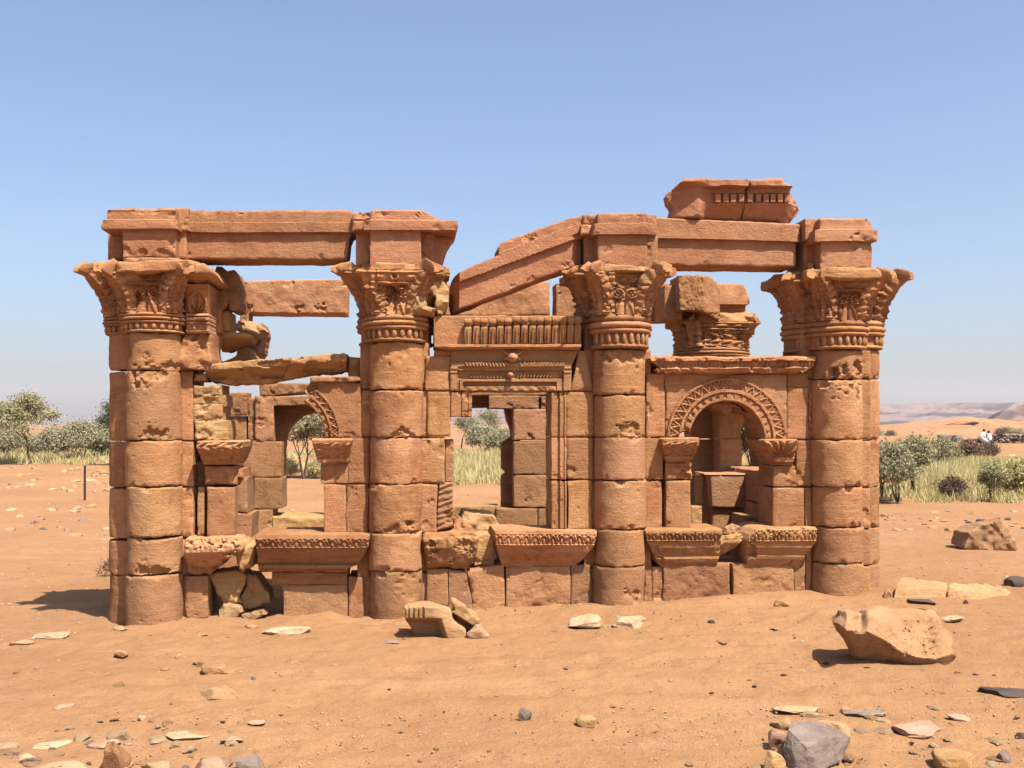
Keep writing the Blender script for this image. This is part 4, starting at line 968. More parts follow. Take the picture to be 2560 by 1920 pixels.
relief('broken_soffit', 'J', [(430, 340), (520, 250), (600, 200), (760, 170), (900, 190), (1010, 260), (1080, 370), (1130, 470), (1200, 480), (1180, 300), (1000, 100), (760, 60), (520, 120), (370, 300)], -0.24, 0.55, W3, M_RED, rough=0.03, rnd=0.03, nscale=7, jag=0.006)

# --- entablature -------------------------------------------------------
e1 = loft('architrave', [(430, 868, 525, 0.02), (430, 882, 530, 0.03), (430, 884, 555, 0.03), (430, 886, 556, 0.042), (430, 884, 580, 0.038), (440, 880, None, 0.0), (455, 872, 600, 0.0), (462, 866, 647, 0.0)], 0.36, kiosk, M_TOP, None, chips=14, rough=0.004)
def ressaut(rows, c, extra_blocks, nm='entablature_block', **k):
    o = loft(nm, rows, 0.42, kiosk, M_TOP, c, **k)
    for (x0, y0, x1, y1, d) in extra_blocks: block(c, x0, y0, x1, y1, d, 0.42, o, M_TOP, name='return_block', gap=0.8, chips=3)
    return o
ressaut([(480, 860, 136, 0.19), (310, 890, 155, 0.22), (302, 892, 172, 0.215), (302, 890, 234, 0.215), (262, 912, 240, 0.242), (244, 912, 285, 0.245), (250, 912, 316, 0.242), (300, 905, None, 0.21), (432, 890, None, 0.20), (434, 890, 556, 0.20)], 'A',
        [(304, 330, 440, 582, -0.06), (884, 135, 1010, 328, 0.10), (884, 318, 990, 575, 0.06)], chips=16, chipd=0.03)
loft('entablature_block', [(438, 898, 566, 0.20), (440, 990, 600, 0.20), (440, 1000, 640, 0.19), (440, 1000, 668, 0.19)], 0.42, kiosk, M_TOP, 'A', chips=10, chipd=0.04)
block('A', 302, 590, 440, 680, -0.06, 0.42, kiosk, M_TOP, name='entablature_block'); block('A', 362, 580, 412, 665, 0.02, 0.3, kiosk, M_TOP, name='entablature_block')
ressaut([(1160, 1560, 150, 0.19), (1130, 1600, 165, 0.22), (1128, 1660, 200, 0.22), (1128, 1730, 238, 0.225), (1068, 1885, 246, 0.242), (1068, 1890, 290, 0.245), (1068, 1868, 326, 0.242), (1100, 1700, None, 0.22), (1122, 1566, None, 0.20), (1122, 1566, 640, 0.20)], 'C',
        [(968, 172, 1128, 246, 0.10), (966, 244, 1070, 334, 0.13), (1002, 340, 1128, 648, 0.02)], chips=14)
relief('broken_end', 'C', [(1560, 350), (1850, 360), (1800, 470), (1750, 595), (1690, 642), (1560, 645)], 0.08, 0.42, kiosk, M_TOP, rough=0.015, dfn=lambda X, Y, U, W: np.where(X > 1680, -0.10 - (X - 1680) * 0.0006, 0))
ressaut([(1455, 1835, 166, 0.19), (1450, 1840, 176, 0.22), (1450, 1840, 246, 0.22), (1414, 1890, 252, 0.242), (1414, 1900, 290, 0.245), (1414, 1892, 336, 0.242), (1440, 1860, None, 0.21), (1452, 1846, None, 0.20), (1455, 1846, 604, 0.20)], 'E',
        [(1336, 178, 1440, 256, 0.11), (1312, 258, 1408, 342, 0.13), (1338, 346, 1456, 608, 0.0), (1838, 345, 1932, 620, 0.07), (1836, 180, 1925, 345, 0.10)], chips=12)
e3 = loft('architrave', [(20, 1222, (374, 430), 0.03), (10, 1232, (385, 440), 0.042), (0, 1228, (532, 563), 0.04), (20, 1200, None, 0.0), (60, 1196, (640, 660), 0.0), (140, 1192, (742, 756), 0.0)], 0.36, kiosk, M_TOP, 'G', chips=14, rough=0.004)
ressaut([(1388, 1700, 385, 0.19), (1384, 1760, 398, 0.22), (1384, 1780, 440, 0.22), (1384, 1780, 468, 0.225), (1348, 1828, 474, 0.242), (1346, 1830, 520, 0.245), (1346, 1824, 560, 0.242), (1370, 1800, None, 0.21), (1390, 1780, None, 0.20), (1390, 1782, 806, 0.20)], 'G',
        [(1268, 385, 1360, 548, 0.11), (1262, 552, 1394, 806, 0.0), (1288, 728, 1342, 800, 0.08)], chips=14)

# --- rear wall seen through the openings --------------------------------
RV = 3.0
R1 = loft('rear_architrave', [(590, 862, (702, 697), -RV), (590, 868, (706, 700), -RV + 0.01), (592, 868, (782, 784), -RV)], RV + 0.4, kiosk, M_TOP, None, rough=0.016, chips=18, chipd=0.05, chipr=0.10)
loft('rear_architrave', [(1100, 1374, (712, 703), -RV), (1100, 1376, (790, 788), -RV)], RV + 0.4, kiosk, M_RED, None, rough=0.016, chips=10)
loft('rear_architrave', [(1391, 1700, (708, 708), -RV - 0.05), (1391, 1700, (800, 802), -RV - 0.05)], RV + 0.4, kiosk, M_RED, None, rough=0.012)
block('A', 1448, 1046, 1530, 1140, -RV, RV + 0.3, R1, M_BROWN)
RW = block('D', 14, 480, 248, 698, -RV, RV + 0.22, kiosk, M_BROWN, name='rear_wall')
block('D', 54, 696, 252, 884, -RV, RV + 0.45, RW, M_BROWN); block('D', 68, 884, 196, 1060, -RV, RV + 0.45, RW, M_BROWN)
block('D', -70, 696, 54, 884, -RV, RV + 0.45, RW, M_BROWN); block('D', -70, 884, 68, 1060, -RV, RV + 0.45, RW, M_BROWN)
block('D', 88, 212, 200, 482, -RV, RV + 0.22, RW, M_BROWN, chips=10, rough=0.015)
block('D', -100, 190, 44, 330, -RV, RV + 0.3, RW, M_BROWN, chips=10); block('D', -100, 330, 40, 480, -RV - 0.05, RV + 0.3, RW, M_RED, chips=10)
block('D', 44, 220, 92, 480, -RV - 0.05, RV + 0.3, RW, M_BROWN, chips=10); block('D', -100, 480, 14, 700, -RV, RV + 0.4, RW, M_BROWN)
quad('D', (110, 130), (470, 140), (470, 190), (120, 215), -RV, RV + 0.55, RW, M_BROWN, chips=14, rough=0.02); block('D', 195, 212, 560, 272, -RV, RV + 0.22, RW, M_BROWN, chips=10)
arc2 = [(455 - 190 * math.cos(t), 500 - 186 * math.sin(t)) for t in np.linspace(0, math.pi, 40)]
relief('arch_spandrel', 'D', [(175, 705), (250, 705), (256, 600)] + arc2 + [(660, 705), (720, 705), (720, 240), (175, 240)], -RV - 0.25, RV + 0.5, RW, M_BROWN, res=0.02)
block('D', 185, 925, 700, 1060, -RV + 0.02, RV + 0.5, RW, M_YEL, chips=16, rough=0.02, rnd=0.04)
for (x0, x1, y0, y1) in ((560, 790, 250, 480), (560, 780, 480, 700), (560, 800, 700, 940), (790, 1010, 140, 480), (780, 1020, 480, 700), (800, 1050, 700, 940), (700, 1110, 940, 1120), (1010, 1240, 140, 330), (1010, 1215, 330, 560), (1020, 1245, 560, 740), (1050, 1250, 740, 940), (1110, 1250, 940, 1120)):
    block('D', x0, y0, x1, y1, -RV, RV + 0.45, RW, M_BROWN, chips=6)
RD = block('F', 578, 290, 802, 477, -RV, RV + 0.28, kiosk, M_BROWN, name='rear_wall')
for (x0, y0, x1, y1) in ((578, 479, 802, 681), (578, 681, 802, 876), (476, 878, 724, 1040), (724, 878, 830, 1040), (802, 200, 960, 420), (802, 420, 1000, 640), (802, 640, 980, 876), (960, 200, 1160, 440), (1000, 440, 1220, 660), (980, 660, 1200, 876), (830, 878, 1220, 1040)):
    block('F', x0, y0, x1, y1, -RV, RV + 0.28, RD, M_BROWN, chips=6)
block('F', 432, 208, 732, 291, -RV, RV + 0.45, RD, M_BROWN, chips=10); block('F', 740, 212, 806, 291, -RV - 0.04, RV + 0.4, RD, M_BROWN)
block('F', 150, 100, 960, 212, -RV - 0.03, RV + 0.5, RD, M_BROWN); block('F', 190, 208, 440, 286, -RV - 0.25, RV + 0.5, RD, M_BROWN, rough=0.02)
relief('jamb', 'F', [(528, 288), (620, 288), (620, 905), (508, 905), (510, 690), (535, 668), (510, 640), (510, 490), (570, 452), (566, 420), (545, 370), (530, 320)], -RV - 0.28, RV + 0.5, RD, M_BROWN, res=0.02)
block('F', 200, 866, 500, 930, -RV - 0.1, RV + 0.5, RD, M_YEL, chips=8, rough=0.015)
# right part of the rear wall behind the arched window
RR = block('J', 380, 0, 700, 600, -RV - 0.3, RV + 0.6, kiosk, M_BROWN, name='rear_wall')
block('J', 380, 600, 690, 1000, -RV - 0.3, RV + 0.6, RR, M_BROWN); block('J', 350, 1000, 560, 1330, -RV - 0.3, RV + 0.6, RR, M_BROWN)
relief('pier', 'J', [(690, 0), (1030, 0), (1030, 340), (975, 400), (930, 500), (918, 600), (690, 600)], -RV, RV + 0.45, RR, M_RED, res=0.02, rough=0.015)
block('J', 700, 600, 945, 1000, -RV, RV + 0.45, RR, M_RED)
relief('pier', 'J', [(1030, 0), (1300, 0), (1300, 1000), (1170, 1000), (1160, 760), (1120, 560), (1080, 420), (1030, 345)], -RV, RV + 0.45, RR, M_RED, res=0.02)
INN = loft('inner_screen', [(520, 1170, 978, -2.30), (522, 1168, 990, -2.28), (590, 1120, 1004, -2.29), (612, 1070, 1200, -2.30), (615, 1062, 1350, -2.31)], 2.7, kiosk, M_BROWN, 'J', chips=6)
block('J', 610, 1354, 1070, 1640, -2.36, 2.7, INN, M_BROWN); block('J', 500, 990, 624, 1640, -2.5, 2.8, INN, M_RED); block('J', 380, 1330, 510, 1640, -2.35, 2.7, INN, M_RED); block('J', 1060, 1000, 1250, 1640, -2.5, 2.8, INN, M_RED)
block('J', 955, 1440, 1190, 1680, -1.6, 2.0, INN, M_BROWN, rnd=0.04)
_la = P(1700, 990, 2.5); _lb = P(1930, 990, 2.5)
plainbox('added_shade_ledge', _la[0], _lb[0] + 0.25, 2.5, 3.4, 1.97, 2.36, RR, M_BROWN)  # added ledge, hidden above the arch, to throw shade on the rear wall
# rear column with its capital and the beam end lying on it
ur = P(1790, 800, RV)[0]
capital(ur - 0.06, RV, 0.40, 0.46, 908, 868, 806, 784, 1790, M_RED, dmg=0.3, motif=False, rc=0.50, abk=dict(hw=0.44), rings=True)
rc_ = plainbox('column', ur - 0.28, ur + 0.28, RV - 0.25, RV + 0.4, 2.0, P(1790, 903, RV)[1], kiosk, M_RED)
rb = loft('entablature_block', [(590, 780, (880, 895), -RV + 0.18), (580, 800, (893, 900), -RV + 0.20), (580, 845, (985, 1000), -RV + 0.22), (580, 845, 1045, -RV + 0.22), (580, 812, None, -RV + 0.08), (580, 812, 1215, -RV + 0.08)], RV + 0.4, kiosk, M_TOP, 'G', chips=10, chipd=0.05)
relief('beam_end', 'G', [(300, 825), (430, 818), (560, 825), (610, 860), (655, 905), (650, 1165), (560, 1120), (480, 1090), (312, 1090), (302, 1000)], -2.35, 2.75, kiosk, M_RED, rough=0.010, rnd=0.010, jag=0.005, nscale=14, dfn=lambda X, Y, U, W: np.where(X > 492, -0.0012 * (X - 492), 0) + 0.008 * vn(X / 14, X * 0, Y / 14, 5) * (X < 492))
block('G', 188, 900, 330, 1162, -2.55, 3.1, kiosk, M_RED, name='beam_end', rough=0.010)

# side walls of the kiosk, low on the left, taller on the right
for sd, u0, top in ((-1, UC[0] - 0.08, 3), (1, UC[3] + 0.12, 3)):
    wall = None; zz = float(gz(*toworld(u0, 1.5, 0)[:2])) - 0.1
    for r in range(top):
        hgt = 0.36; v0 = 0.5
        k = 0
        while v0 < 3.05:
            L = (0.62, 0.85, 0.7)[(k + r) % 3]; v1 = min(v0 + L, 3.2)
            if not (sd > 0 and r in (3, 4) and 1.1 < v0 < 2.2):
                b = plainbox('side_wall' if wall is None else 'block', u0 - 0.18, u0 + 0.18, v0 + 0.004, v1 - 0.004, zz + 0.004, zz + hgt - 0.004, kiosk if wall is None else wall, M_RED)
                if wall is None: wall = b
            v0 = v1; k += 1
        zz += hgt
    ur0 = P(1918, 1100, 3.0)[0] + 0.25 if sd > 0 else u0
    cbox = plainbox('rear_corner_pier', ur0 - 0.25, ur0 + 0.25, 2.9, 3.45, float(gz(*toworld(u0, 3.2, 0)[:2])) - 0.1, 2.2 if sd > 0 else 1.5, kiosk, M_RED)

# ------------------------------------------------------------------ displaced stones that lie on the kiosk
def tilt_d(X, Y, U, W):
    yl = 722 - (X - 345) * (722 - 398) / (1225 - 345)          # lower edge of the projecting fascia
    dd = Y - yl
    z = np.where(dd < 0, 0.04, 0.0) * (1 - sstep(1220, 1300, X) * (dd > -40))
    z = z - np.where((dd < -115 + 0 * X) & (X > 650), 0.02, 0)
    z = z - 0.30 * np.clip((345 - X) / 75, 0, 1) * 1.0
    return z - 0.10 * sstep(1240, 1340, X) * (dd > 0)
o = relief('fallen_beam', 'E', [(305, 662), (440, 600), (655, 506), (655, 442), (690, 402), (980, 292), (1330, 182), (1334, 258), (1310, 325), (1338, 420), (1334, 560), (1240, 602), (1070, 665), (690, 806), (470, 890), (330, 938), (292, 952), (274, 900), (276, 740), (290, 684)],
           0.03, 0.36, None, M_TOP, res=0.010, dfn=tilt_d, rough=0.004, chips=10, wob=0.004)
tag(o, 'long moulded stone beam tilted down across the gap above the carved doorway', 'stone beam')
o = relief('stone_slab', None, [(508, 926), (520, 911), (560, 905), (600, 902), (740, 893), (862, 882), (868, 885), (864, 926), (845, 931), (800, 933), (760, 936), (700, 949), (640, 958), (560, 961), (525, 953), (512, 942)], 0.0, 0.36, None, M_YEL, res=0.011,
           dfn=lambda X, Y, U, W: -0.13 * np.clip((Y - (926 - 0.07 * (X - 510))) / 26, 0, 1) - 0.03 * (vn(X / 30, X * 0, Y / 14, 4) > 0.1), rough=0.014, rnd=0.014, nscale=9, jag=0.006)
tag(o, 'rough yellow slab lying tilted across the top of the broken window', 'stone slab')
# cornice stones on top
def corn_d(X, Y, U, W):
    z = np.where(Y < 158, 0.10, np.where(Y < 200, 0.02, np.where(Y < 268, 0.0, 0.02 - 0.0008 * (Y - 268))))
    left = sstep(560, 420, X) * sstep(120, 170, Y); z = z - left * (z - 0.05 + 0.10 * np.clip((440 - X) / 220, 0, 1))
    return z - 0.16 * sstep(1120, 1280, X)
def cornice_stone(poly, label, xs):
    o = relief('cornice_stone', 'G', poly, 0.04, 0.14, None, M_TOP, res=0.009, dfn=corn_d, rough=0.010, rnd=0.02, chips=12, chipd=0.04, jag=0.003, nscale=8)
    tag(o, label, 'cornice stone')
    for x in xs:
        a, b = K('G', x + 22, 233); u, w = P(a, b, -0.06); k = 680 / 2089 / 283
        d = bpy.data.objects.new('dentil', rough_box_mesh('dentil', (21 * k, 0.03, 32 * k), M_TOP, ns(), n=5, rough=0.003, rnd=0.006, nscale=20)); link(d, o); d.location = (u, -0.055, w)
cornice_stone([(330, 92), (640, 102), (818, 110), (812, 200), (795, 396), (500, 388), (240, 380), (256, 300), (226, 260), (220, 200), (240, 172), (272, 150)], 'dentilled cornice stone with a broken smooth end, on the architrave beside its cracked neighbour', (572, 632, 690, 752))
cornice_stone([(824, 106), (1075, 90), (1080, 126), (1165, 160), (1172, 190), (1215, 202), (1262, 250), (1282, 292), (1262, 320), (1240, 360), (1200, 402), (804, 398), (806, 260), (818, 200)], 'dentilled cornice stone with a crumbled edge, on the architrave above the arched window', (820, 882, 940, 994, 1050, 1102))
def loose(name, c, poly, d, back, mat, label, cat='stone', **k):
    k.setdefault('rough', 0.014); k.setdefault('rnd', 0.012); k.setdefault('nscale', 12); k.setdefault('jag', 0.007)
    o = relief(name, c, poly, d, back, None, mat, **k); return tag(o, label, cat)
loose('broken_stone', 'L', [(1640, 900), (1700, 880), (1990, 900), (2060, 940), (2020, 1000), (1900, 1050), (1750, 1105), (1650, 1090)], -0.5, 0.9, M_YEL, 'jagged yellow stone wedged behind the corner capital above the slanting slab', dfn=lambda X, Y, U, W: -0.25 * np.clip((Y - 960) / 140, 0, 1))
loose('broken_stone', 'L', [(1860, 860), (1900, 760), (2060, 760), (2140, 790), (2200, 860), (2120, 950), (2060, 945), (1960, 890)], -0.8, 1.3, M_YEL, 'rounded yellow stone perched above the jagged one beside the rear beam', rough=0.022)
loose('broken_stone', 'L', [(2060, 820), (2190, 790), (2205, 900), (2180, 1080), (2130, 1220), (2080, 1180), (2000, 1060), (2040, 960)], -1.1, 1.6, M_RED, 'dark red broken capital fragment behind the yellow stones', rough=0.022)
loose('broken_stone', 'L', [(1860, 1195), (1940, 1070), (2010, 1060), (2060, 1120), (2100, 1215), (2130, 1225), (1990, 1240), (1700, 1250)], -0.7, 1.1, M_BROWN, 'triangular brown stone resting on the end of the slanting slab')
loose('rubble_stone', 'B', [(820, 1275), (960, 1240), (1000, 1262), (1030, 1272), (1022, 1330), (982, 1402), (1000, 1440), (900, 1450), (865, 1400), (838, 1340)], -0.08, 0.4, M_YEL, 'eroded yellow core stone under the broken window sill', rough=0.022)
loose('rubble_stone', 'B', [(1030, 1268), (1092, 1270), (1130, 1330), (1172, 1390), (1164, 1440), (1080, 1470), (1005, 1478), (1002, 1400), (1036, 1335)], -0.14, 0.4, M_YEL, 'rounded yellow core stone in the gap beside the moulded sill', rough=0.022)
loose('rubble_stone', 'B', [(866, 1492), (880, 1470), (900, 1442), (990, 1458), (1002, 1500), (975, 1530), (930, 1560), (880, 1550)], 0.03, 0.22, M_PALE, 'pale angular stone standing at the foot of the broken window wall', rough=0.02, taper=0.7)
loose('rubble_stone', 'B', [(1005, 1510), (1120, 1485), (1140, 1510), (1080, 1545), (1005, 1550)], 0.02, 0.25, M_PALE, 'flat pale stone lying below the rounded core stone', taper=0.8)
loose('rubble_stone', 'F', [(215, 1020), (222, 940), (245, 928), (300, 970), (342, 1018), (332, 1052), (260, 1060)], -0.05, 0.3, M_RED, 'wedge shaped stone standing in the doorway gap', taper=0.8)
loose('rubble_stone', 'F', [(240, 985), (285, 905), (470, 925), (500, 985), (420, 1045), (330, 1040)], -0.4, 0.9, M_YEL, 'lumpy yellow stone inside the doorway behind the wedge', rough=0.022)
loose('rubble_stone', 'H', [(526, 1180), (530, 1110), (565, 1075), (665, 1062), (678, 1090), (640, 1150), (560, 1195)], 0.0, 0.35, M_YEL, 'rough yellow stone filling the gap between the two arched window sills', rough=0.03, dfn=lambda X, Y, U, W: -0.1 * np.clip((Y - 1110) / 80, 0, 1))
loose('rubble_stone', 'H', [(566, 1058), (575, 1030), (610, 1018), (655, 1022), (660, 1050), (640, 1064), (590, 1068)], -0.08, 0.2, M_PALE, 'small bright stone on the rubble under the arched window', taper=0.7)
loose('rubble_stone', 'H', [(565, 1250), (570, 1225), (600, 1222), (608, 1260), (612, 1430), (620, 1452), (580, 1452), (592, 1400), (598, 1280)], -0.06, 0.3, M_BROWN, 'thin stone sliver in the joint below the arched window', rough=0.012)

# ------------------------------------------------------------------ stones on the sand
def stone(px0, px1, pyt, pyb, mat, label, cat='stone', seed=None, sub=4, cuts=11, boxy=0.0, name='stone', rot=None, flat=None, group=None, lo=0.5, hi=0.9):
    pxc = (px0 + px1) / 2; s = seed or ns()
    x, y, z = G(pxc, pyb - 0.12 * (pyb - pyt)); wdt = (px1 - px0) * y / FPX; hp = (pyb - pyt) * y / FPX
    ratio = EYE / y
    dep = min(0.75 * wdt, 0.75 * hp / ratio) if flat is None else wdt * flat
    ht = max(hp - dep * ratio * 0.8, 0.12 * hp)
    me = rock_mesh(name, (wdt / 2, dep / 2, ht * 0.72), s, mat, sub, cuts, 0.02, lo, hi, boxy)
    o = bpy.data.objects.new(name, me); link(o); o.location = (x, y + dep * 0.4, z + ht * 0.22)
    o.rotation_euler = (0, 0, rot if rot is not None else random.Random(s).uniform(-0.25, 0.25))
    return tag(o, label, cat, group)

# the carved fallen fragments in front of the second column
def gobj(name, c, poly, base, mat, depth, label, cat, dfn=None, taper=0.85, **k):
    """a stone of given outline standing on the sand where the photograph puts its foot"""
    a, b = K(c, *base); x, y, z = G(a, b)
    v = -SA_ * x + CA_ * (y - Y0)
    k.setdefault('rough', 0.010); k.setdefault('rnd', 0.02); k.setdefault('nscale', 8)
    o = relief(name, c, poly, -v, v + depth, None, mat, dfn=dfn, taper=taper, proj=True, **k)
    return tag(o, label, cat)
def frag_d(X, Y, U, W):
    fl = np.clip(1 - (X - 90) / 520, 0, 1); cav = np.where(Y > 590, -0.16 * sstep(590, 700, Y), 0) * sstep(1000, 780, X - 0.9 * (Y - 700) * (Y > 700) * 0.35)
    rib = 0.016 * np.sin(X / 17.5) * ((X < 610) & (Y < 600) & (Y > 355))
    return cav + rib - 0.10 * sstep(700, 1500, X) * sstep(900, 300, Y)
gobj('cornice_fragment', 'R', [(95, 370), (200, 350), (430, 352), (470, 338), (700, 335), (900, 355), (1050, 400), (1170, 450), (1200, 580), (1350, 760), (1500, 930), (1505, 1010), (1480, 1110), (1300, 1140), (1000, 1125), (990, 1090), (300, 1050), (300, 960), (260, 830), (180, 690), (110, 610)], (1000, 1080), M_PALE, 0.34,
     'fallen cornice fragment with a ribbed edge and hollow underside in front of the second column', 'stone fragment', frag_d, res=0.007, chips=4, rough=0.006)
gobj('split_stone', 'R', [(1195, 215), (1270, 198), (1400, 250), (1520, 310), (1590, 440), (1700, 520), (1850, 640), (1830, 760), (1760, 800), (1600, 860), (1530, 940), (1420, 830), (1300, 660), (1190, 460), (1250, 415), (1195, 300)], (1520, 1000), M_PALE, 0.25,
     'sharp pale stone leaning between the ribbed fragment and a low one', 'stone', lambda X, Y, U, W: -0.12 * sstep(0, 60, (Y - 455 - 0.62 * (X - 1190))), res=0.008)
gobj('low_stone', 'R', [(1530, 1010), (1540, 930), (1640, 860), (1780, 800), (1900, 850), (1990, 960), (2090, 1030), (2000, 1090), (1700, 1110), (1580, 1090)], (1800, 1080), M_PALE, 0.25, 'low rounded stone at the foot of the leaning sharp one', 'stone', res=0.01, taper=0.7, rough=0.015)

# big pitted boulder
_rp = np.random.RandomState(11); PITS = np.stack([_rp.uniform(1030, 1400, 90), _rp.uniform(480, 760, 90), _rp.uniform(5, 15, 90)], -1)
def boulder_d(X, Y, U, W):
    ridge = np.interp(X, [660, 800, 860, 1000, 1120, 1250, 1400, 1560], [560, 560, 570, 640, 730, 775, 790, 740])
    up = np.clip(ridge - Y, 0, 400); dn = np.clip(Y - ridge, 0, 400)
    z = -0.00105 * up - 0.00065 * dn
    z = z - 0.10 * np.exp(-((X - 800) / 42) ** 2) * sstep(600, 520, Y) - 0.03 * np.exp(-((X - 780) / 60) ** 2 - ((Y - 480) / 40) ** 2) - 0.05 * sstep(1440, 1560, X)
    for (a, b, r) in PITS: z = z - 0.012 * np.clip(1.3 - np.hypot(X - a, Y - b) / r, 0, 1)
    z = z + 0.014 * np.sin((Y + 0.7 * X) / 9.0) * np.exp(-((X - 1375 - 0.12 * (Y - 560)) / 35) ** 2) * (Y > 450) * (Y < 700)
    return z
gobj('pitted_boulder', 'N', [(668, 412), (700, 402), (760, 420), (815, 425), (850, 398), (890, 388), (1100, 388), (1300, 398), (1400, 405), (1435, 470), (1460, 540), (1550, 590), (1545, 660), (1535, 700), (1565, 770), (1530, 820), (1480, 858), (1300, 858), (1000, 840), (860, 830), (770, 790), (735, 700), (700, 610), (668, 540), (680, 470)], (1100, 850), M_PALE, 0.42,
     'big pale boulder with rows of small pits and a shaded undercut base', 'boulder', boulder_d, res=0.008, rough=0.008, jag=0.002, chips=3, taper=0.8)
# dark angular boulder
def hull_rock(name, c, pts, base, mat, label, cat, sub=4, rough=0.008, seed=1):
    """angular stone: hull of corner points, each given by where it shows and how far behind the foot it lies"""
    import bmesh
    a, b = K(c, *base); x0, y0, z0 = G(a, b); bm = bmesh.new()
    for (px, py, dz) in pts:
        a, b = K(c, px, py); y = y0 + dz; bm.verts.new(((a - 1280) / FPX * y, y, EYE - (b - HOR) / FPX * y))
    r = bmesh.ops.convex_hull(bm, input=bm.verts[:])
    bmesh.ops.delete(bm, geom=[v for v in bm.verts if not v.link_faces], context='VERTS')
    for _ in range(sub): bmesh.ops.subdivide_edges(bm, edges=bm.edges[:], cuts=1, use_grid_fill=True)
    bmesh.ops.triangulate(bm, faces=bm.faces[:]); bmesh.ops.recalc_face_normals(bm, faces=bm.faces[:]); bm.normal_update()
    V = np.array([v.co[:] for v in bm.verts]); N = np.array([v.normal[:] for v in bm.verts]); F = [[v.index for v in f.verts] for f in bm.faces]; bm.free()
    V = V + N * (rough * fbm(V[:, 0] * 9, V[:, 1] * 9, V[:, 2] * 9, 5, seed, 0.6))[:, None]
    o = bpy.data.objects.new(name, mkmesh(name, V - np.array((x0, y0, z0)), F, mat, None, sharp=28)); link(o); o.location = (x0, y0, z0)
    return tag(o, label, cat)
hull_rock('dark_boulder', 'N', [(222, 1345, 0.08), (290, 1300, 0.26), (430, 1282, 0.32), (545, 1350, 0.30), (620, 1350, 0.28), (718, 1412, 0.20), (520, 1415, 0.07), (380, 1500, 0.0), (186, 1480, 0.08), (200, 1660, 0.06), (300, 1730, -0.02), (480, 1690, -0.02), (640, 1600, 0.12), (706, 1460, 0.20), (300, 1560, 0.38), (600, 1520, 0.36)], (380, 1690), M_GREY,
     'dark grey angular boulder with a flat sloping top in the rubble', 'boulder')
hull_rock('long_block', 'N', [(1142, 138, 0.42), (1092, 190, 0.06), (1072, 305, 0.0), (1480, 312, 0.02), (1488, 240, 0.06), (1500, 182, 0.40), (1130, 250, 0.45), (1480, 260, 0.42)], (1280, 300), M_PALE, 'long flat block lying beside the corner column', 'stone', seed=3)
hull_rock('long_block', 'N', [(1506, 226, 0.06), (1500, 318, 0.0), (1600, 334, -0.02), (1595, 232, 0.04), (1530, 198, 0.25), (1620, 190, 0.34), (1800, 184, 0.36), (1920, 205, 0.34), (2040, 288, 0.28), (1980, 310, 0.08), (1750, 322, 0.0)], (1650, 312), M_PALE, 'long rounded block with a dark broken end beyond the flat block', 'stone', seed=5, rough=0.016)
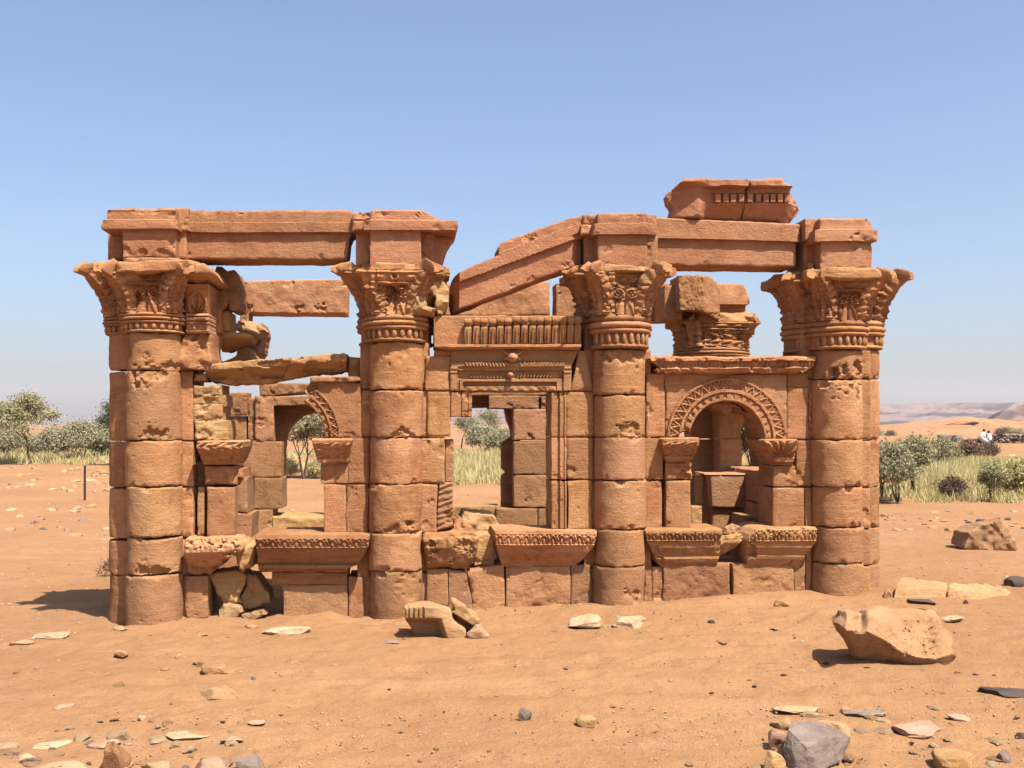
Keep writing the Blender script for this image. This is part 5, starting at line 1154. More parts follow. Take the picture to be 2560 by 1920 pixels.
ST = [ # px0, px1, top, bottom, material, label, boxy
 (14, 76, 1598, 1616, M_SLAB, 'low buff slab half sunk in the sand left of the kiosk shadow', 0.3),
 (66, 164, 1578, 1602, M_SLAB, 'sand coloured flat stone just before the tip of the kiosk shadow', 0.2),
 (278, 314, 1564, 1580, M_YEL, 'small stone touching the foot of the corner column', 0.2),
 (474, 528, 1580, 1592, M_PALE, 'thin dark edged flake before the corner column base', 0.3),
 (277, 316, 1624, 1644, M_PALE, 'small light stone on open sand before the corner column', 0.0),
 (434, 456, 1634, 1650, M_YEL, 'tiny brown stone on open sand beside a smaller light chip', 0.0),
 (397, 424, 1668, 1680, M_PALE, 'little light chip on the sand near the pair of slabs', 0.0),
 (494, 577, 1652, 1690, M_PALE, 'chunky stone with a cracked top behind the pointed slab', 0.3),
 (482, 596, 1708, 1752, M_PALE, 'pointed flat slab with a dark shaded front edge', 0.2),
 (608, 645, 1560, 1573, M_PALE, 'small flat stone under the moulded window sill', 0.2),
 (642, 770, 1562, 1594, M_SLAB, 'broad low slab on the sand before the moulded sill panel', 0.4),
 (944, 998, 1598, 1612, M_GREY, 'thin grey flake near the ribbed cornice fragment', 0.3),
 (117, 178, 1758, 1778, M_PINK, 'pinkish flat stone flush with the sand', 0.2),
 (338, 364, 1786, 1802, M_PINK, 'small pink chip on bare sand', 0.0),
 (75, 166, 1848, 1876, M_SLAB, 'long pale slab beside the whitish round stone', 0.3),
 (43, 88, 1882, 1912, M_SLAB, 'whitish round stone at the rubble edge', 0.0),
 (210, 294, 1842, 1876, M_PINK, 'flat pink stone behind the tall pointed stone', 0.3),
 (236, 320, 1848, 1940, M_BROWN, 'tall pointed brown stone standing in the rubble', 0.0),
 (80, 208, 1894, 1940, M_SLAB, 'wide pale slab at the foot of the pointed stone', 0.3),
 (345, 428, 1896, 1935, M_SLAB, 'pale low stone between the pointed stone and the purple ones', 0.2),
 (400, 532, 1828, 1856, M_SLAB, 'long narrow cream slab lying flat behind the purple stones', 0.4),
 (548, 608, 1838, 1858, M_SLAB, 'short cream slab next to the long narrow one', 0.3),
 (463, 575, 1882, 1945, M_PINK, 'rounded mauve stone with a split face', 0.1),
 (576, 668, 1878, 1940, M_GREY, 'grey mauve stone beside the rounded split one', 0.2),
 (608, 660, 1796, 1812, M_PINK, 'thin pink flake with a dark end', 0.2),
 (1420, 1532, 1534, 1580, M_SLAB, 'broken flat stone with a brown end before the third column', 0.4),
 (1518, 1620, 1534, 1574, M_SLAB, 'pale lump lying against the broken flat stone', 0.2),
 (1938, 1978, 1500, 1520, M_YEL, 'small block like stone before the arched window wall', 0.5),
 (1290, 1330, 1766, 1806, M_GREY, 'grey knobbly stone alone on the open sand', 0.0),
 (1440, 1500, 1784, 1826, M_YEL, 'orange brown stone with a shaded face on open sand', 0.1),
 (2280, 2356, 1494, 1514, M_DARK, 'dark purple flake in front of the long flat block', 0.2),
 (2408, 2424, 1498, 1512, M_DARK, 'tiny dark chip before the rounded block', 0.0),
 (2518, 2576, 1438, 1472, M_DARK, 'dark pyramid shaped stone beyond the rounded block', 0.0),
 (2208, 2240, 1472, 1496, M_PALE, 'small pale stone between column foot and flat block', 0.2),
 (2362, 2422, 1538, 1558, M_SLAB, 'flat pale flake behind the pitted boulder', 0.4),
 (2470, 2580, 1710, 1746, M_DARK, 'dark slate like slab tilted on the sand', 0.2),
 (2102, 2136, 1764, 1780, M_PALE, 'small buff stone next to the grey flagstone', 0.2),
 (2120, 2234, 1766, 1800, M_GREY, 'grey flagstone lying flat on the sand', 0.3),
 (1936, 2072, 1758, 1786, M_SLAB, 'sand coloured slab almost flush with the ground', 0.4),
 (2376, 2432, 1782, 1806, M_PINK, 'small pinkish stone behind the pink boulder', 0.2),
 (2240, 2404, 1790, 1850, M_PINK, 'pink boulder with a dark pitted end', 0.25),
 (2046, 2166, 1796, 1856, M_PALE, 'orange slab leaning behind the dark grey boulder', 0.3),
 (1912, 1972, 1816, 1886, M_PINK, 'pink stone pressed against the dark grey boulder', 0.1),
 (1928, 1996, 1784, 1828, M_PALE, 'orange stone behind the pink one by the dark grey boulder', 0.1),
 (1906, 1968, 1876, 1940, M_YEL, 'ochre stone at the foot of the dark grey boulder', 0.2),
 (2346, 2476, 1864, 1940, M_YEL, 'yellowish angular stone with a grey patch', 0.2),
 (2496, 2534, 1870, 1912, M_GREY, 'small upright stone with a dark shaded face', 0.0),
 (2540, 2585, 1830, 1850, M_DARK, 'little dark stone beyond the yellowish angular one', 0.0),
]
for (a, b, c, d, m_, lab, bx_) in ST:
    stone(a, b, c, d, m_, lab, boxy=bx_)
gobj('pointed_rubble_stone', None, [(2408, 1372), (2420, 1330), (2440, 1318), (2470, 1308), (2500, 1298), (2520, 1312), (2535, 1345), (2545, 1375), (2500, 1380), (2440, 1378)], (2480, 1376), M_PALE, 0.5, 'pointed tan pile stone on the flat sand beyond the kiosk', 'stone', res=0.02, rough=0.04, taper=0.6)
# many small stones that only their place tells apart
rr_ = random.Random(21); mini = {}
for q, m_ in enumerate((M_PALE, M_SLAB, M_PINK, M_YEL, M_GREY, M_DARK)):
    for z in range(3): mini[(q, z)] = rock_mesh('sand_stone', (0.5, 0.5, 0.3), 300 + q * 7 + z, m_, 3, 9, 0.03)
CN = ('buff', 'cream', 'pink', 'ochre', 'grey', 'dark')
def scatter(n, fx, fy, wpx, kinds, where):
    for _ in range(n):
        px, py = fx(), fy(); x, y, z = G(px, py)
        v = -SA_ * x + CA_ * (y - Y0); u = CA_ * x + SA_ * (y - Y0)
        if -0.25 < v < 3.6 and abs(u) < 3.6: continue
        w = rr_.uniform(*wpx) * y / FPX; q = rr_.choice(kinds)
        o = bpy.data.objects.new('sand_stone', mini[(q, rr_.randrange(3))]); link(o); o.location = (x, y, z + 0.01 * w)
        o.scale = (w, w * rr_.uniform(0.6, 1.0), w * rr_.uniform(0.45, 0.95)); o.rotation_euler = (rr_.uniform(-0.2, 0.2), rr_.uniform(-0.2, 0.2), rr_.uniform(0, 6.28))
        tag(o, 'small %s stone %s' % (CN[q], where), 'stone', '%s stones %s' % (CN[q], where))
scatter(46, lambda: rr_.uniform(0, 640), lambda: 1640 + 280 * rr_.random() ** 0.6, (10, 30), (0, 1, 2, 3, 4), 'on the sand around the two flat slabs')
scatter(40, lambda: rr_.uniform(1650, 2560), lambda: 1520 + 400 * rr_.random() ** 0.7, (9, 28), (0, 1, 2, 3, 5), 'on the sand around the pitted boulder')
scatter(26, lambda: rr_.uniform(640, 1700), lambda: 1600 + 310 * rr_.random() ** 0.5, (9, 22), (0, 1, 2, 3, 4), 'on the open sand before the kiosk')
scatter(40, lambda: rr_.uniform(2200, 2560), lambda: rr_.uniform(1278, 1330), (10, 30), (0, 1, 3, 3, 5), 'in the stony strip before the grey green bush')
scatter(50, lambda: rr_.uniform(0, 275), lambda: rr_.uniform(1168, 1230), (10, 30), (0, 1, 1, 3), 'in the stony strip before the acacia')
scatter(22, lambda: rr_.uniform(0, 275), lambda: rr_.uniform(1260, 1345), (12, 36), (0, 1, 2, 4), 'on the flat sand before the iron post')
scatter(26, lambda: rr_.uniform(0, 620), lambda: rr_.uniform(1820, 1935), (24, 70), (0, 1, 1, 2), 'in the rubble around the tall pointed stone')
scatter(24, lambda: rr_.uniform(1880, 2560), lambda: rr_.uniform(1760, 1935), (22, 64), (0, 1, 1, 2, 3), 'in the rubble around the dark grey boulder')
# pebbles nobody could count
V1, F1 = ico(1); F1 = np.array(F1); rp_ = np.random.RandomState(9); NP_ = 15000
py = HOR + 150 + 760 * rp_.rand(NP_) ** 0.8; px = rp_.uniform(-60, 2620, NP_); t = FPX * EYE / (py - HOR); x = t * (px - 1280) / FPX; y = t
cl = fbm(x * 0.45, y * 0.9, 0 * x, 3, 44) + 0.55 * sstep(1700, 1950, py) * np.clip(np.abs(px - 1280) / 700, 0.1, 1)
keep = cl > rp_.uniform(-0.35, 0.65, NP_); x, y = x[keep], y[keep]; n_ = len(x)
w = (1.6 + 7.5 * rp_.rand(n_) ** 3) * y / FPX; an = rp_.uniform(0, 6.28, n_); z = gz(x, y) + w * 0.08
k = V1[None] * (1 + 0.3 * rp_.uniform(-1, 1, (n_, len(V1), 3))) * (w[:, None, None] * np.array((0.5, 0.4, 0.28)))
c_, s_ = np.cos(an)[:, None], np.sin(an)[:, None]
pv = np.stack([k[..., 0] * c_ - k[..., 1] * s_ + x[:, None], k[..., 0] * s_ + k[..., 1] * c_ + y[:, None], k[..., 2] + z[:, None]], -1).reshape(-1, 3)
pf = (F1[None] + (np.arange(n_) * len(V1))[:, None, None]).reshape(-1, 3)
M_PEB = stone_mat('mixed_pebble', (0.56, 0.32, 0.17), (0.36, 0.20, 0.12), (0.62, 0.42, 0.28), FRESH, vary=0)
peb = link(bpy.data.objects.new('pebbles', mkmesh('pebbles', pv, pf.tolist(), M_PEB, None, sharp=30)))
tag(peb, 'countless small pebbles strewn over the sand', 'pebbles', kind='stuff')

# ------------------------------------------------------------------ plants
def tubes(segs, n=4):
    V, F, o = [], [], 0
    for (a, b, ra, rb) in segs:
        a, b = np.array(a), np.array(b); t = b - a; L = np.linalg.norm(t)
        if L < 1e-6: continue
        t /= L; r = np.cross(t, (0.3, 0.2, 0.93) if abs(t[2]) < 0.9 else (1, 0, 0)); r /= np.linalg.norm(r); q = np.cross(t, r)
        for p, rad in ((a, ra), (b, rb)):
            for k in range(n):
                an = 2 * math.pi * k / n; V.append(p + rad * (r * math.cos(an) + q * math.sin(an)))
        for k in range(n): F.append([o + k, o + (k + 1) % n, o + n + (k + 1) % n, o + n + k])
        o += 2 * n
    return np.array(V), F
def plant(name, px, py, height, spread, label, cat, mat, seed, leaf=0.05, nleaf=30, stems=1, lean=0.25, group=None, clump=0.16, bark=None, clear=0.2, gnarl=0.35, depth=4, at=None):
    rg = random.Random(seed); x, y, z = at if at else G(px, py)
    segs, tips = [], []
    def grow(p, d, L, r, lev):
        k = 2
        for i in range(k):
            d = np.array(d) + np.array([rg.uniform(-gnarl, gnarl) for _ in range(3)]) * 0.5; d /= np.linalg.norm(d)
            q = p + d * L / k; segs.append((p, q, r, r * 0.8)); p = q; r *= 0.8
            if lev <= 2: tips.append((p, lev))
        if lev == 0: tips.append((p, 0)); return
        for _ in range(rg.choice((2, 3, 3))):
            a = rg.uniform(0, 2 * math.pi); sp = rg.uniform(0.35, 0.95)
            nd = d + np.array([math.cos(a) * sp * spread / height * 1.5, math.sin(a) * sp * spread / height * 1.5, rg.uniform(-0.1, 0.3)])
            grow(p, nd / np.linalg.norm(nd), L * rg.uniform(0.62, 0.88), r * 0.72, lev - 1)
    for s in range(stems):
        a = rg.uniform(0, 2 * math.pi); d = np.array([math.cos(a) * lean * spread / height, math.sin(a) * lean * spread / height, 1.0])
        grow(np.array([0.0, 0, -0.05]), d / np.linalg.norm(d), height * (clear + 0.12), height * 0.022 / math.sqrt(stems) + 0.006, depth)
    T = np.array([t[0] for t in tips]); top = T[:, 2].max()
    ext = max(np.abs(T[:, 0]).max(), np.abs(T[:, 1]).max(), 1e-3)
    sc = np.array([spread / 2 / ext * 0.92, spread / 2 / ext * 0.92, height / top * 0.95])
    T = T * sc; segs = [(np.array(a) * sc, np.array(b) * sc, ra, rb) for (a, b, ra, rb) in segs]
    root = bpy.data.objects.new(name, None); link(root); root.location = (x, y, z); tag(root, label, cat, group)
    V, F = tubes(segs); o = bpy.data.objects.new('trunk', mkmesh('trunk', V, F, bark or M_BARK, None, sharp=0)); link(o, root)
    rs = np.random.RandomState(seed); sel = T[T[:, 2] > height * clear * 0.9]
    if len(sel) == 0: sel = T
    if len(sel) * nleaf > 11500:
        nl = max(6, 11500 // len(sel)); leaf = leaf * min(1.35, math.sqrt(nleaf / nl)); nleaf = nl
    m = len(sel) * nleaf
    C = np.repeat(sel, nleaf, 0) + rs.normal(size=(m, 3)) * np.array((clump, clump, clump * 0.7)) * rs.uniform(0.3, 1.3, (m, 1))
    C[:, 2] = np.maximum(C[:, 2], 0.02)
    a = rs.normal(size=(m, 3)); a /= np.linalg.norm(a, axis=1, keepdims=True); b = np.cross(a, rs.normal(size=(m, 3))); b /= np.linalg.norm(b, axis=1, keepdims=True)
    L = leaf * rs.uniform(0.5, 1.3, (m, 1)); q = np.stack([C - a * L, C + b * L * 0.38, C + a * L, C - b * L * 0.38], 1).reshape(-1, 3)
    o = bpy.data.objects.new('crown', mkmesh('crown', q, np.arange(4 * m).reshape(-1, 4).tolist(), mat, None, smooth=False)); link(o, root)
    return root
GB = 'bushes behind the kiosk'
plant('acacia_tree', 77, 1160, 3.0, 3.9, 'open crowned acacia tree with a short trunk at the edge of the grass', 'tree', M_LEAF, 5, leaf=0.055, nleaf=30, lean=0.3, clear=0.26, clump=0.20, depth=5)
plant('shrub', 205, 1150, 1.75, 2.6, 'rounded dense grey green bush beside the acacia tree', 'bush', M_LEAFG, 8, leaf=0.05, nleaf=40, stems=4, lean=0.5, clear=0.08, clump=0.2)
plant('shrub', 262, 1148, 1.7, 2.4, 'grey green bush half hidden by the corner column', 'bush', M_LEAFG, 9, leaf=0.05, nleaf=40, stems=4, lean=0.5, clear=0.08, clump=0.2)
plant('shrub', 140, 1142, 1.5, 2.4, 'low grey bush filling the gap under the acacia crown', 'bush', M_LEAFG, 10, leaf=0.05, nleaf=36, stems=4, lean=0.5, clear=0.08, clump=0.2)
plant('shrub', 8, 1146, 1.5, 2.6, 'low grey bush beyond the acacia trunk', 'bush', M_LEAFG, 12, leaf=0.05, nleaf=36, stems=4, lean=0.5, clear=0.08, clump=0.2)
plant('leafy_tree', 300, 1165, 2.6, 1.9, 'green leafy tree peeking out behind the corner column', 'tree', M_LEAFD, 14, leaf=0.05, nleaf=26, lean=0.2, clear=0.2, clump=0.17)
plant('acacia_tree', 760, 1196, 2.4, 2.3, 'grey green tree framed by the broken window', 'tree', M_LEAFG, 15, leaf=0.04, nleaf=40, stems=2, lean=0.35, clear=0.12, clump=0.17, depth=5)
plant('shrub', 722, 1194, 0.55, 0.7, 'tiny pale bush under the tree in the broken window', 'bush', M_GRASS, 16, leaf=0.035, nleaf=24, stems=3, lean=0.5, clear=0.06, clump=0.08, depth=3)
plant('shrub', 788, 1196, 0.5, 0.6, 'tiny ochre bush by the window jamb below the framed tree', 'bush', M_GRASS, 17, leaf=0.035, nleaf=24, stems=3, lean=0.5, clear=0.06, clump=0.08, depth=3)
plant('acacia_tree', 1152, 1126, 2.2, 2.4, 'hazy acacia at the edge of the door opening', 'tree', M_LEAFG, 18, leaf=0.06, nleaf=24, lean=0.3, clear=0.3, clump=0.2)
plant('acacia_tree', 1238, 1124, 2.6, 2.6, 'flat topped hazy acacia seen through the doorway', 'tree', M_LEAFG, 19, leaf=0.06, nleaf=24, lean=0.3, clear=0.4, clump=0.2)
plant('shrub', 1196, 1128, 1.5, 2.2, 'low hazy bush between the two acacias in the doorway', 'bush', M_LEAFG, 20, leaf=0.06, nleaf=30, stems=4, lean=0.5, clear=0.06, clump=0.2)
plant('shrub', 1248, 1134, 1.2, 1.5, 'grey bush at the doorway jamb beyond the grass', 'bush', M_LEAFG, 22, leaf=0.05, nleaf=30, stems=4, lean=0.5, clear=0.06, clump=0.18)
plant('leafy_tree', 1882, 1192, 2.3, 1.7, 'dark green tree seen through the arched window', 'tree', M_LEAFD, 23, leaf=0.045, nleaf=46, stems=3, lean=0.3, clear=0.06, clump=0.16, depth=5)
plant('leafy_tree', 1842, 1188, 2.0, 1.6, 'second dark green tree beside the one in the arched window', 'tree', M_LEAFD, 24, leaf=0.045, nleaf=36, stems=3, lean=0.3, clear=0.06, clump=0.16)
plant('shrub', 2246, 1256, 1.25, 1.25, 'large grey green bush with bare spreading stems beside the corner column', 'bush', M_LEAFG, 26, leaf=0.030, nleaf=46, stems=6, lean=0.7, clear=0.18, clump=0.10, depth=4, bark=M_TWIG)
plant('shrub', 2285, 1235, 1.42, 0.95, 'taller green bush rising behind the grey green one', 'bush', M_LEAF, 27, leaf=0.032, nleaf=40, stems=4, lean=0.4, clear=0.1, clump=0.12)
plant('shrub', 2205, 1250, 1.3, 0.9, 'grey bush touching the corner column edge', 'bush', M_LEAFG, 28, leaf=0.032, nleaf=40, stems=4, lean=0.4, clear=0.1, clump=0.12)
plant('shrub', 2358, 1165, 1.05, 1.1, 'small dark bush in the yellow grass', 'bush', M_LEAF, 29, leaf=0.04, nleaf=36, stems=4, lean=0.5, clear=0.06, clump=0.14)
plant('shrub', 2330, 1168, 0.8, 1.0, 'small brown bush next to the dark bush', 'bush', M_TWIG, 30, leaf=0.035, nleaf=24, stems=4, lean=0.5, clear=0.06, clump=0.12)
plant('shrub', 2434, 1152, 0.85, 1.1, 'thin brownish bush below the seated people', 'bush', M_TWIG, 31, leaf=0.035, nleaf=26, stems=4, lean=0.5, clear=0.1, clump=0.14)
plant('shrub', 2472, 1150, 0.75, 0.75, 'small reddish bush on the plain below the rubble wall', 'bush', M_TWIG, 32, leaf=0.035, nleaf=26, stems=3, lean=0.5, clear=0.1, clump=0.12)
plant('small_tree', 2476, 1256, 0.85, 0.62, 'little spindly tree with thin upright stems', 'tree', M_LEAF, 33, leaf=0.028, nleaf=26, stems=5, lean=0.35, clear=0.35, clump=0.07, bark=M_TWIG, depth=3)
plant('shrub', 2550, 1245, 0.85, 0.8, 'yellow green bush at the end of the grass', 'bush', M_GRASS, 34, leaf=0.035, nleaf=40, stems=5, lean=0.5, clear=0.05, clump=0.11)
plant('shrub', 2382, 1246, 0.45, 0.5, 'low rusty bush at the foot of the yellow grass', 'bush', M_TWIG, 35, leaf=0.03, nleaf=26, stems=4, lean=0.6, clear=0.05, clump=0.08, depth=3)
plant('dry_bush', 258, 1440, 0.20, 0.36, 'little dry thorn bush beside the corner column', 'bush', M_TWIG, 36, leaf=0.014, nleaf=5, stems=6, lean=0.9, clear=0.1, clump=0.03, bark=M_BARK, depth=3)

def grass(regions, label, name='dry_grass', seed=1, mat=None):
    rs = np.random.RandomState(seed); V = []
    for (px0, px1, z0, z1, n, h, per) in regions:
        for _ in range(n):
            y = rs.uniform(z0, z1); x = (rs.uniform(px0, px1) - 1280) / FPX * y; hh = h * rs.uniform(0.35, 1.15)
            if float(vn(np.array([x * 0.5]), np.array([y * 0.28]), np.array([0.5]), 66)[0]) < rs.uniform(-0.9, 0.1): continue
            zz = float(gz(x, y)); r = 0.16 + 0.22 * hh
            b = np.stack([x + rs.normal(size=per) * r * 0.5, y + rs.normal(size=per) * r * 0.5, np.full(per, zz - 0.02)], -1)
            t = b + np.stack([rs.normal(size=per) * 0.28 * hh, rs.normal(size=per) * 0.28 * hh, hh * rs.uniform(0.25, 1.0, per)], -1)
            a = rs.uniform(0, 6.28, per); w = 0.010 + 0.00035 * y; d = np.stack([np.cos(a) * w, np.sin(a) * w, 0 * a], -1)
            V.append(np.stack([b - d, b + d, t], 1).reshape(-1, 3))
    V = np.concatenate(V); o = link(bpy.data.objects.new(name, mkmesh(name, V, np.arange(len(V)).reshape(-1, 3).tolist(), mat or M_GRASS, None, smooth=False)))
    return tag(o, label, 'grass', kind='stuff')
grass([(-120, 420, 41.5, 60, 420, 0.52, 46), (-120, 420, 60, 90, 200, 0.6, 40)], 'pale dry grass growing along the foot of the bushes', seed=2)
grass([(560, 900, 33, 60, 160, 0.4, 40), (1000, 1330, 27, 55, 420, 0.55, 46)], 'yellow green dry grass beyond the doorway', seed=3)
grass([(1780, 2000, 33, 60, 120, 0.5, 40), (2200, 2600, 21, 26, 150, 0.32, 46), (2280, 2600, 24, 40, 560, 0.52, 50)], 'tall yellow green grass spreading around the bushes', seed=4)

# ------------------------------------------------------------------ thin iron post
x, y, z = G(212, 1250); hp = (1250 - 1165) * y / FPX
pr = tube('iron_post', [(0, 0, -0.15), (0, 0, hp * 0.5), (0.004, 0, hp)], [0.024, 0.024, 0.022], M_IRON, None, 8, framed=False); pr.location = (x, y, z)
pc = tube('post_cap', [(0.004, 0, hp - 0.01), (0.004, 0, hp + 0.015)], [0.029, 0.027], M_IRON, pr, 8, framed=False)
tag(pr, 'thin dark iron post standing alone on the sand', 'post')

# ------------------------------------------------------------------ far rubble wall, bundles and two people
WZ = 84.0
def far(px, py): return (px - 1280) / FPX * WZ, WZ, EYE - (py - HOR) / FPX * WZ
rw = random.Random(3); g0 = far(2400, 1108)
plat = -0.02
wall_o = bpy.data.objects.new('rubble_wall', None); link(wall_o); xw, _, _ = far(2470, 1108); wall_o.location = (xw, WZ, -0.05)
tag(wall_o, 'long low dry stone rubble wall on the plain beyond the grass', 'wall')
stones_w = [rock_mesh('wall_stone', (0.5, 0.5, 0.34), 500 + k, (M_BROWN, M_DARK, M_GREY, M_DARK)[k % 4], 2, 8, 0.02) for k in range(8)]
for row in range(4):
    for k in range(70):
        px = 2392 + (k + rw.random()) * (2660 - 2392) / 70
        hgt = 4 if px > 2470 else (3 if px > 2455 else 2)
        if row >= hgt: continue
        xx = far(px, 0)[0]; o = bpy.data.objects.new('wall_stone', rw.choice(stones_w)); link(o, wall_o)
        sc = rw.uniform(0.26, 0.44); o.location = (xx - xw, rw.uniform(-0.12, 0.2) + 0.12 * (k % 2), 0.12 + row * 0.21); o.scale = (sc * 1.3, sc, sc * 1.0); o.rotation_euler = (rw.uniform(-0.4, 0.4), rw.uniform(-0.4, 0.4), rw.uniform(0, 6))
def bundle(px0, px1, py0, py1, mat, label, bx):
    a = far(px0, py1); b = far(px1, py0); w = b[0] - a[0]; h = b[2] - a[2]
    o = bpy.data.objects.new('covered_bundle', rock_mesh('covered_bundle', (w / 2, w / 2.4, h * 0.6), ns(), mat, 3, 5, 0.02, 0.75, 0.95, bx)); link(o)
    o.location = ((a[0] + b[0]) / 2, WZ, h * 0.42); tag(o, label, 'bundle')
bundle(2343, 2378, 1080, 1103, M_CLOTHG, 'boxy grey covered bundle at the end of the rubble wall', 0.7)
bundle(2373, 2388, 1082, 1103, M_CLOTHD, 'narrow dark blue bundle between two grey ones', 0.5)
bundle(2385, 2408, 1079, 1102, M_CLOTHG, 'round topped grey bundle next to the rubble wall', 0.15)
bundle(2330, 2348, 1093, 1103, M_CLOTHD, 'low dark bundle beyond the boxy grey one', 0.5)
def person(px, py_top, label, lean, face):
    """seated figure in a loose white robe: skinned body, robe and headcloth"""
    x, yy, zt = far(px, py_top); root = bpy.data.objects.new('person', None); link(root); root.location = (x, WZ - 0.25, 0.0); root.rotation_euler = (0, 0, face)
    seat = zt - 0.86
    J = [(0, 0, seat + 0.08), (lean * 0.35, 0, seat + 0.30), (lean * 0.75, 0, seat + 0.52), (lean * 0.9, 0, seat + 0.62), (lean * 1.0, 0, seat + 0.70),
         (0.02, 0.10, seat + 0.06), (0.42, 0.12, seat + 0.06), (0.44, 0.12, seat - 0.36), (0.56, 0.13, seat - 0.40), (0.02, -0.10, seat + 0.06), (0.40, -0.12, seat + 0.08), (0.46, -0.12, seat - 0.34), (0.58, -0.13, seat - 0.38),
         (lean * 0.75, 0.19, seat + 0.50), (lean * 0.45 + 0.04, 0.25, seat + 0.26), (0.34, 0.15, seat + 0.17), (lean * 0.75, -0.19, seat + 0.50), (lean * 0.45 + 0.04, -0.25, seat + 0.26), (0.34, -0.15, seat + 0.17), (lean * 1.08, 0, seat + 0.80), (lean * 1.1, 0, seat + 0.92)]
    E = [(0, 1), (1, 2), (2, 3), (3, 4), (0, 5), (5, 6), (6, 7), (7, 8), (0, 9), (9, 10), (10, 11), (11, 12), (2, 13), (13, 14), (14, 15), (2, 16), (16, 17), (17, 18), (4, 19), (19, 20)]
    RR_ = [0.16, 0.15, 0.14, 0.06, 0.10, 0.09, 0.075, 0.05, 0.04, 0.09, 0.075, 0.05, 0.04, 0.065, 0.05, 0.04, 0.065, 0.05, 0.04, 0.125, 0.09]
    me = bpy.data.meshes.new('body'); me.from_pydata(J, E, []); me.materials.append(M_SKIN); b = bpy.data.objects.new('body', me); link(b, root)
    sk = b.modifiers.new('skin', 'SKIN'); sv = me.skin_vertices[0].data
    for i, r in enumerate(RR_): sv[i].radius = (r, r)
    sv[0].use_root = True
    b.modifiers.new('sub', 'SUBSURF').levels = 1
    V, F = [], []; prof = [(0.52, 0.30, 0.28, seat - 0.30), (0.30, 0.34, 0.30, seat - 0.05), (0.10, 0.30, 0.27, seat + 0.12), (lean * 0.35, 0.21, 0.24, seat + 0.32), (lean * 0.72, 0.18, 0.25, seat + 0.50), (lean * 0.86, 0.10, 0.12, seat + 0.60), (lean * 0.9, 0.075, 0.08, seat + 0.64)]
    for (cx, rx, ry, zz) in prof:
        for k in range(14):
            a = 2 * math.pi * k / 14; wv = 1 + 0.08 * math.sin(5 * a + zz * 20); V.append((cx + rx * math.cos(a) * wv, ry * math.sin(a) * wv, zz))
    for i in range(len(prof) - 1):
        for k in range(14): F.append([i * 14 + k, i * 14 + (k + 1) % 14, (i + 1) * 14 + (k + 1) % 14, (i + 1) * 14 + k])
    F.append(list(range(14))[::-1]); F.append(list(range(84, 98)))
    link(bpy.data.objects.new('robe', mkmesh('robe', V, F, M_WHITE, None, sharp=0)), root)
    for sd in (-1, 1):
        tube('sleeve', [(lean * 0.75, sd * 0.17, seat + 0.51), (lean * 0.45 + 0.04, sd * 0.24, seat + 0.27), (0.26, sd * 0.17, seat + 0.18)], [0.085, 0.095, 0.09], M_WHITE, root, 10, framed=False)
    return tag(root, label, 'person')
person(2448, 1073, 'person in a white robe sitting and leaning forward on the rubble wall', 0.30, 0.15)
person(2470, 1077, 'second person in white sitting upright beside the leaning one', 0.05, 2.7)

for q, (px, yy, hh, sp) in enumerate(((2208, 146, 0.8, 3.4), (2232, 142, 0.6, 2.4), (2318, 147, 0.5, 3.0), (2520, 145, 1.2, 4.0), (2546, 143, 0.8, 3.0))):
    xx = (px - 1280) / FPX * yy
    plant('far_scrub', 0, 0, hh, sp, 'low dark scrub bush far out on the sandy bank', 'bush', M_TWIG if q % 2 else M_LEAF, 60 + q, leaf=0.10, nleaf=12, stems=3, lean=0.6, clear=0.05, clump=0.3, depth=3, at=(xx, yy, 0.0), group='scrub on the far sandy bank')
scatter(44, lambda: rr_.uniform(280, 2200), lambda: 1512 + 70 * rr_.random() + 26 * (1 - 0.0), (8, 24), (0, 1, 3, 3), 'lying along the foot of the kiosk')
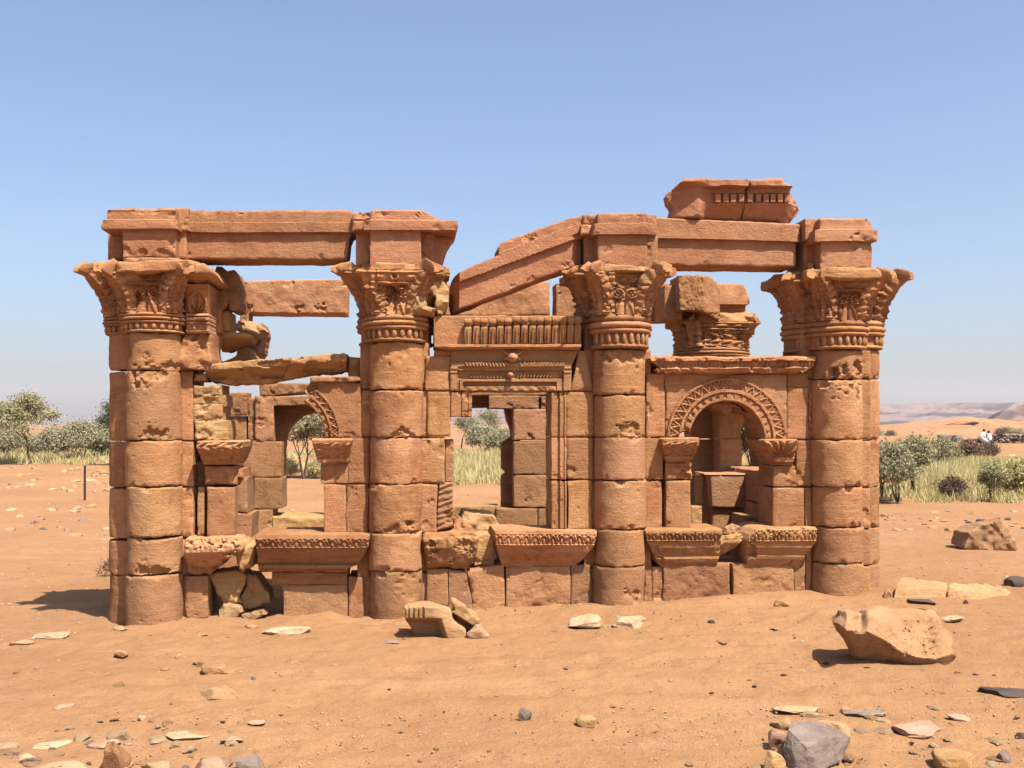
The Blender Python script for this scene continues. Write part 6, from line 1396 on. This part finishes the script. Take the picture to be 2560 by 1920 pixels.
# ------------------------------------------------------------------ far relief and air
def ridge(name, az0, az1, r0, r1, topfn, n, mat, seed, m=26):
    """a broad hill body: rises from the plain at r0, falls behind at r1"""
    px = np.linspace(az0, az1, n); V = []
    for j in range(m + 1):
        f = j / m; r = r0 + (r1 - r0) * f
        prof = np.clip(math.sin(math.pi * min(f * 1.15, 1.0)) ** 0.8 if f < 0.87 else 0.0, 0, 1)
        prof = (min(0.55, f / 0.30) if f < 0.22 else min(1.0, 0.55 + (f - 0.22) / 0.05)) if f < 0.6 else max(0.0, 1 - (f - 0.6) / 0.4)
        x = (px - 1280) / FPX * r; t = topfn(px) * (r0 + 0.3 * (r1 - r0)) / FPX
        z = t * np.clip(prof * (1 + (0.22 * fbm(px * 0.045, px * 0 + f * 3, px * 0, 4, seed + 5)) * (prof < 0.97)), 0, 1) + (0.035 * t * fbm(px * 0.02 + seed, px * 0 + f * 4, px * 0, 4, seed) * (prof > 0.02))
        V.append(np.stack([x, 0 * x + r + 0.03 * r * vn(px * 0.01, px * 0 + j, px * 0, seed + 2), z - 0.6], -1))
    V = np.concatenate(V); idx = np.arange((m + 1) * n).reshape(m + 1, n)
    F = np.stack([idx[:-1, :-1], idx[:-1, 1:], idx[1:, 1:], idx[1:, :-1]], -1).reshape(-1, 4).tolist()
    o = link(bpy.data.objects.new(name, mkmesh(name, V, F, mat, None, sharp=0))); o['kind'] = 'structure'; return o
ridge('hills', -1500, 4200, 1700, 2700, lambda p: np.interp(p, [-1500, 0, 300, 700, 1100, 1180, 1350, 1700, 2100, 2190, 2300, 2450, 2560, 2800, 4200], [6, 5, 6, 12, 30, 32, 30, 34, 46, 48, 50, 51, 54, 54, 30]) + 3.0, 500, M_HILL, 3)
ridge('dune', 2000, 4000, 150, 420, lambda p: np.interp(p, [2000, 2190, 2300, 2420, 2490, 2560, 2800, 4000], [8, 18, 30, 40, 36, 32, 36, 10]), 260, M_DUNE, 5)
ridge('near_hill', 2440, 4200, 500, 900, lambda p: np.interp(p, [2440, 2500, 2530, 2600, 2900, 4200], [0, 22, 46, 58, 70, 20]), 160, M_HILL, 6)
hz = bpy.data.objects.new('haze', None)
bpy.data.objects.remove(hz)
hv_ = [(sx * 5200, sy, sz) for sz in (-6.0, 130.0) for sx in (-1, 1) for sy in (-420.0, 3600.0)]
hf_ = [[0, 1, 3, 2], [4, 6, 7, 5], [0, 4, 5, 1], [2, 3, 7, 6], [0, 2, 6, 4], [1, 5, 7, 3]]
hm = bpy.data.materials.new('haze_air'); hm.use_nodes = True; hn = hm.node_tree.nodes; hn.remove(hn['Principled BSDF'])
pvn = hn.new('ShaderNodeVolumePrincipled'); pvn.inputs['Color'].default_value = (0.90, 0.84, 0.86, 1); pvn.inputs['Density'].default_value = 0.00022; pvn.inputs['Anisotropy'].default_value = 0.1
hm.node_tree.links.new(pvn.outputs[0], hn['Material Output'].inputs['Volume'])
hzo = link(bpy.data.objects.new('haze', mkmesh('haze', np.array(hv_), hf_, hm, None, smooth=False))); tag(hzo, 'dusty desert haze over the plain', 'haze', kind='stuff')
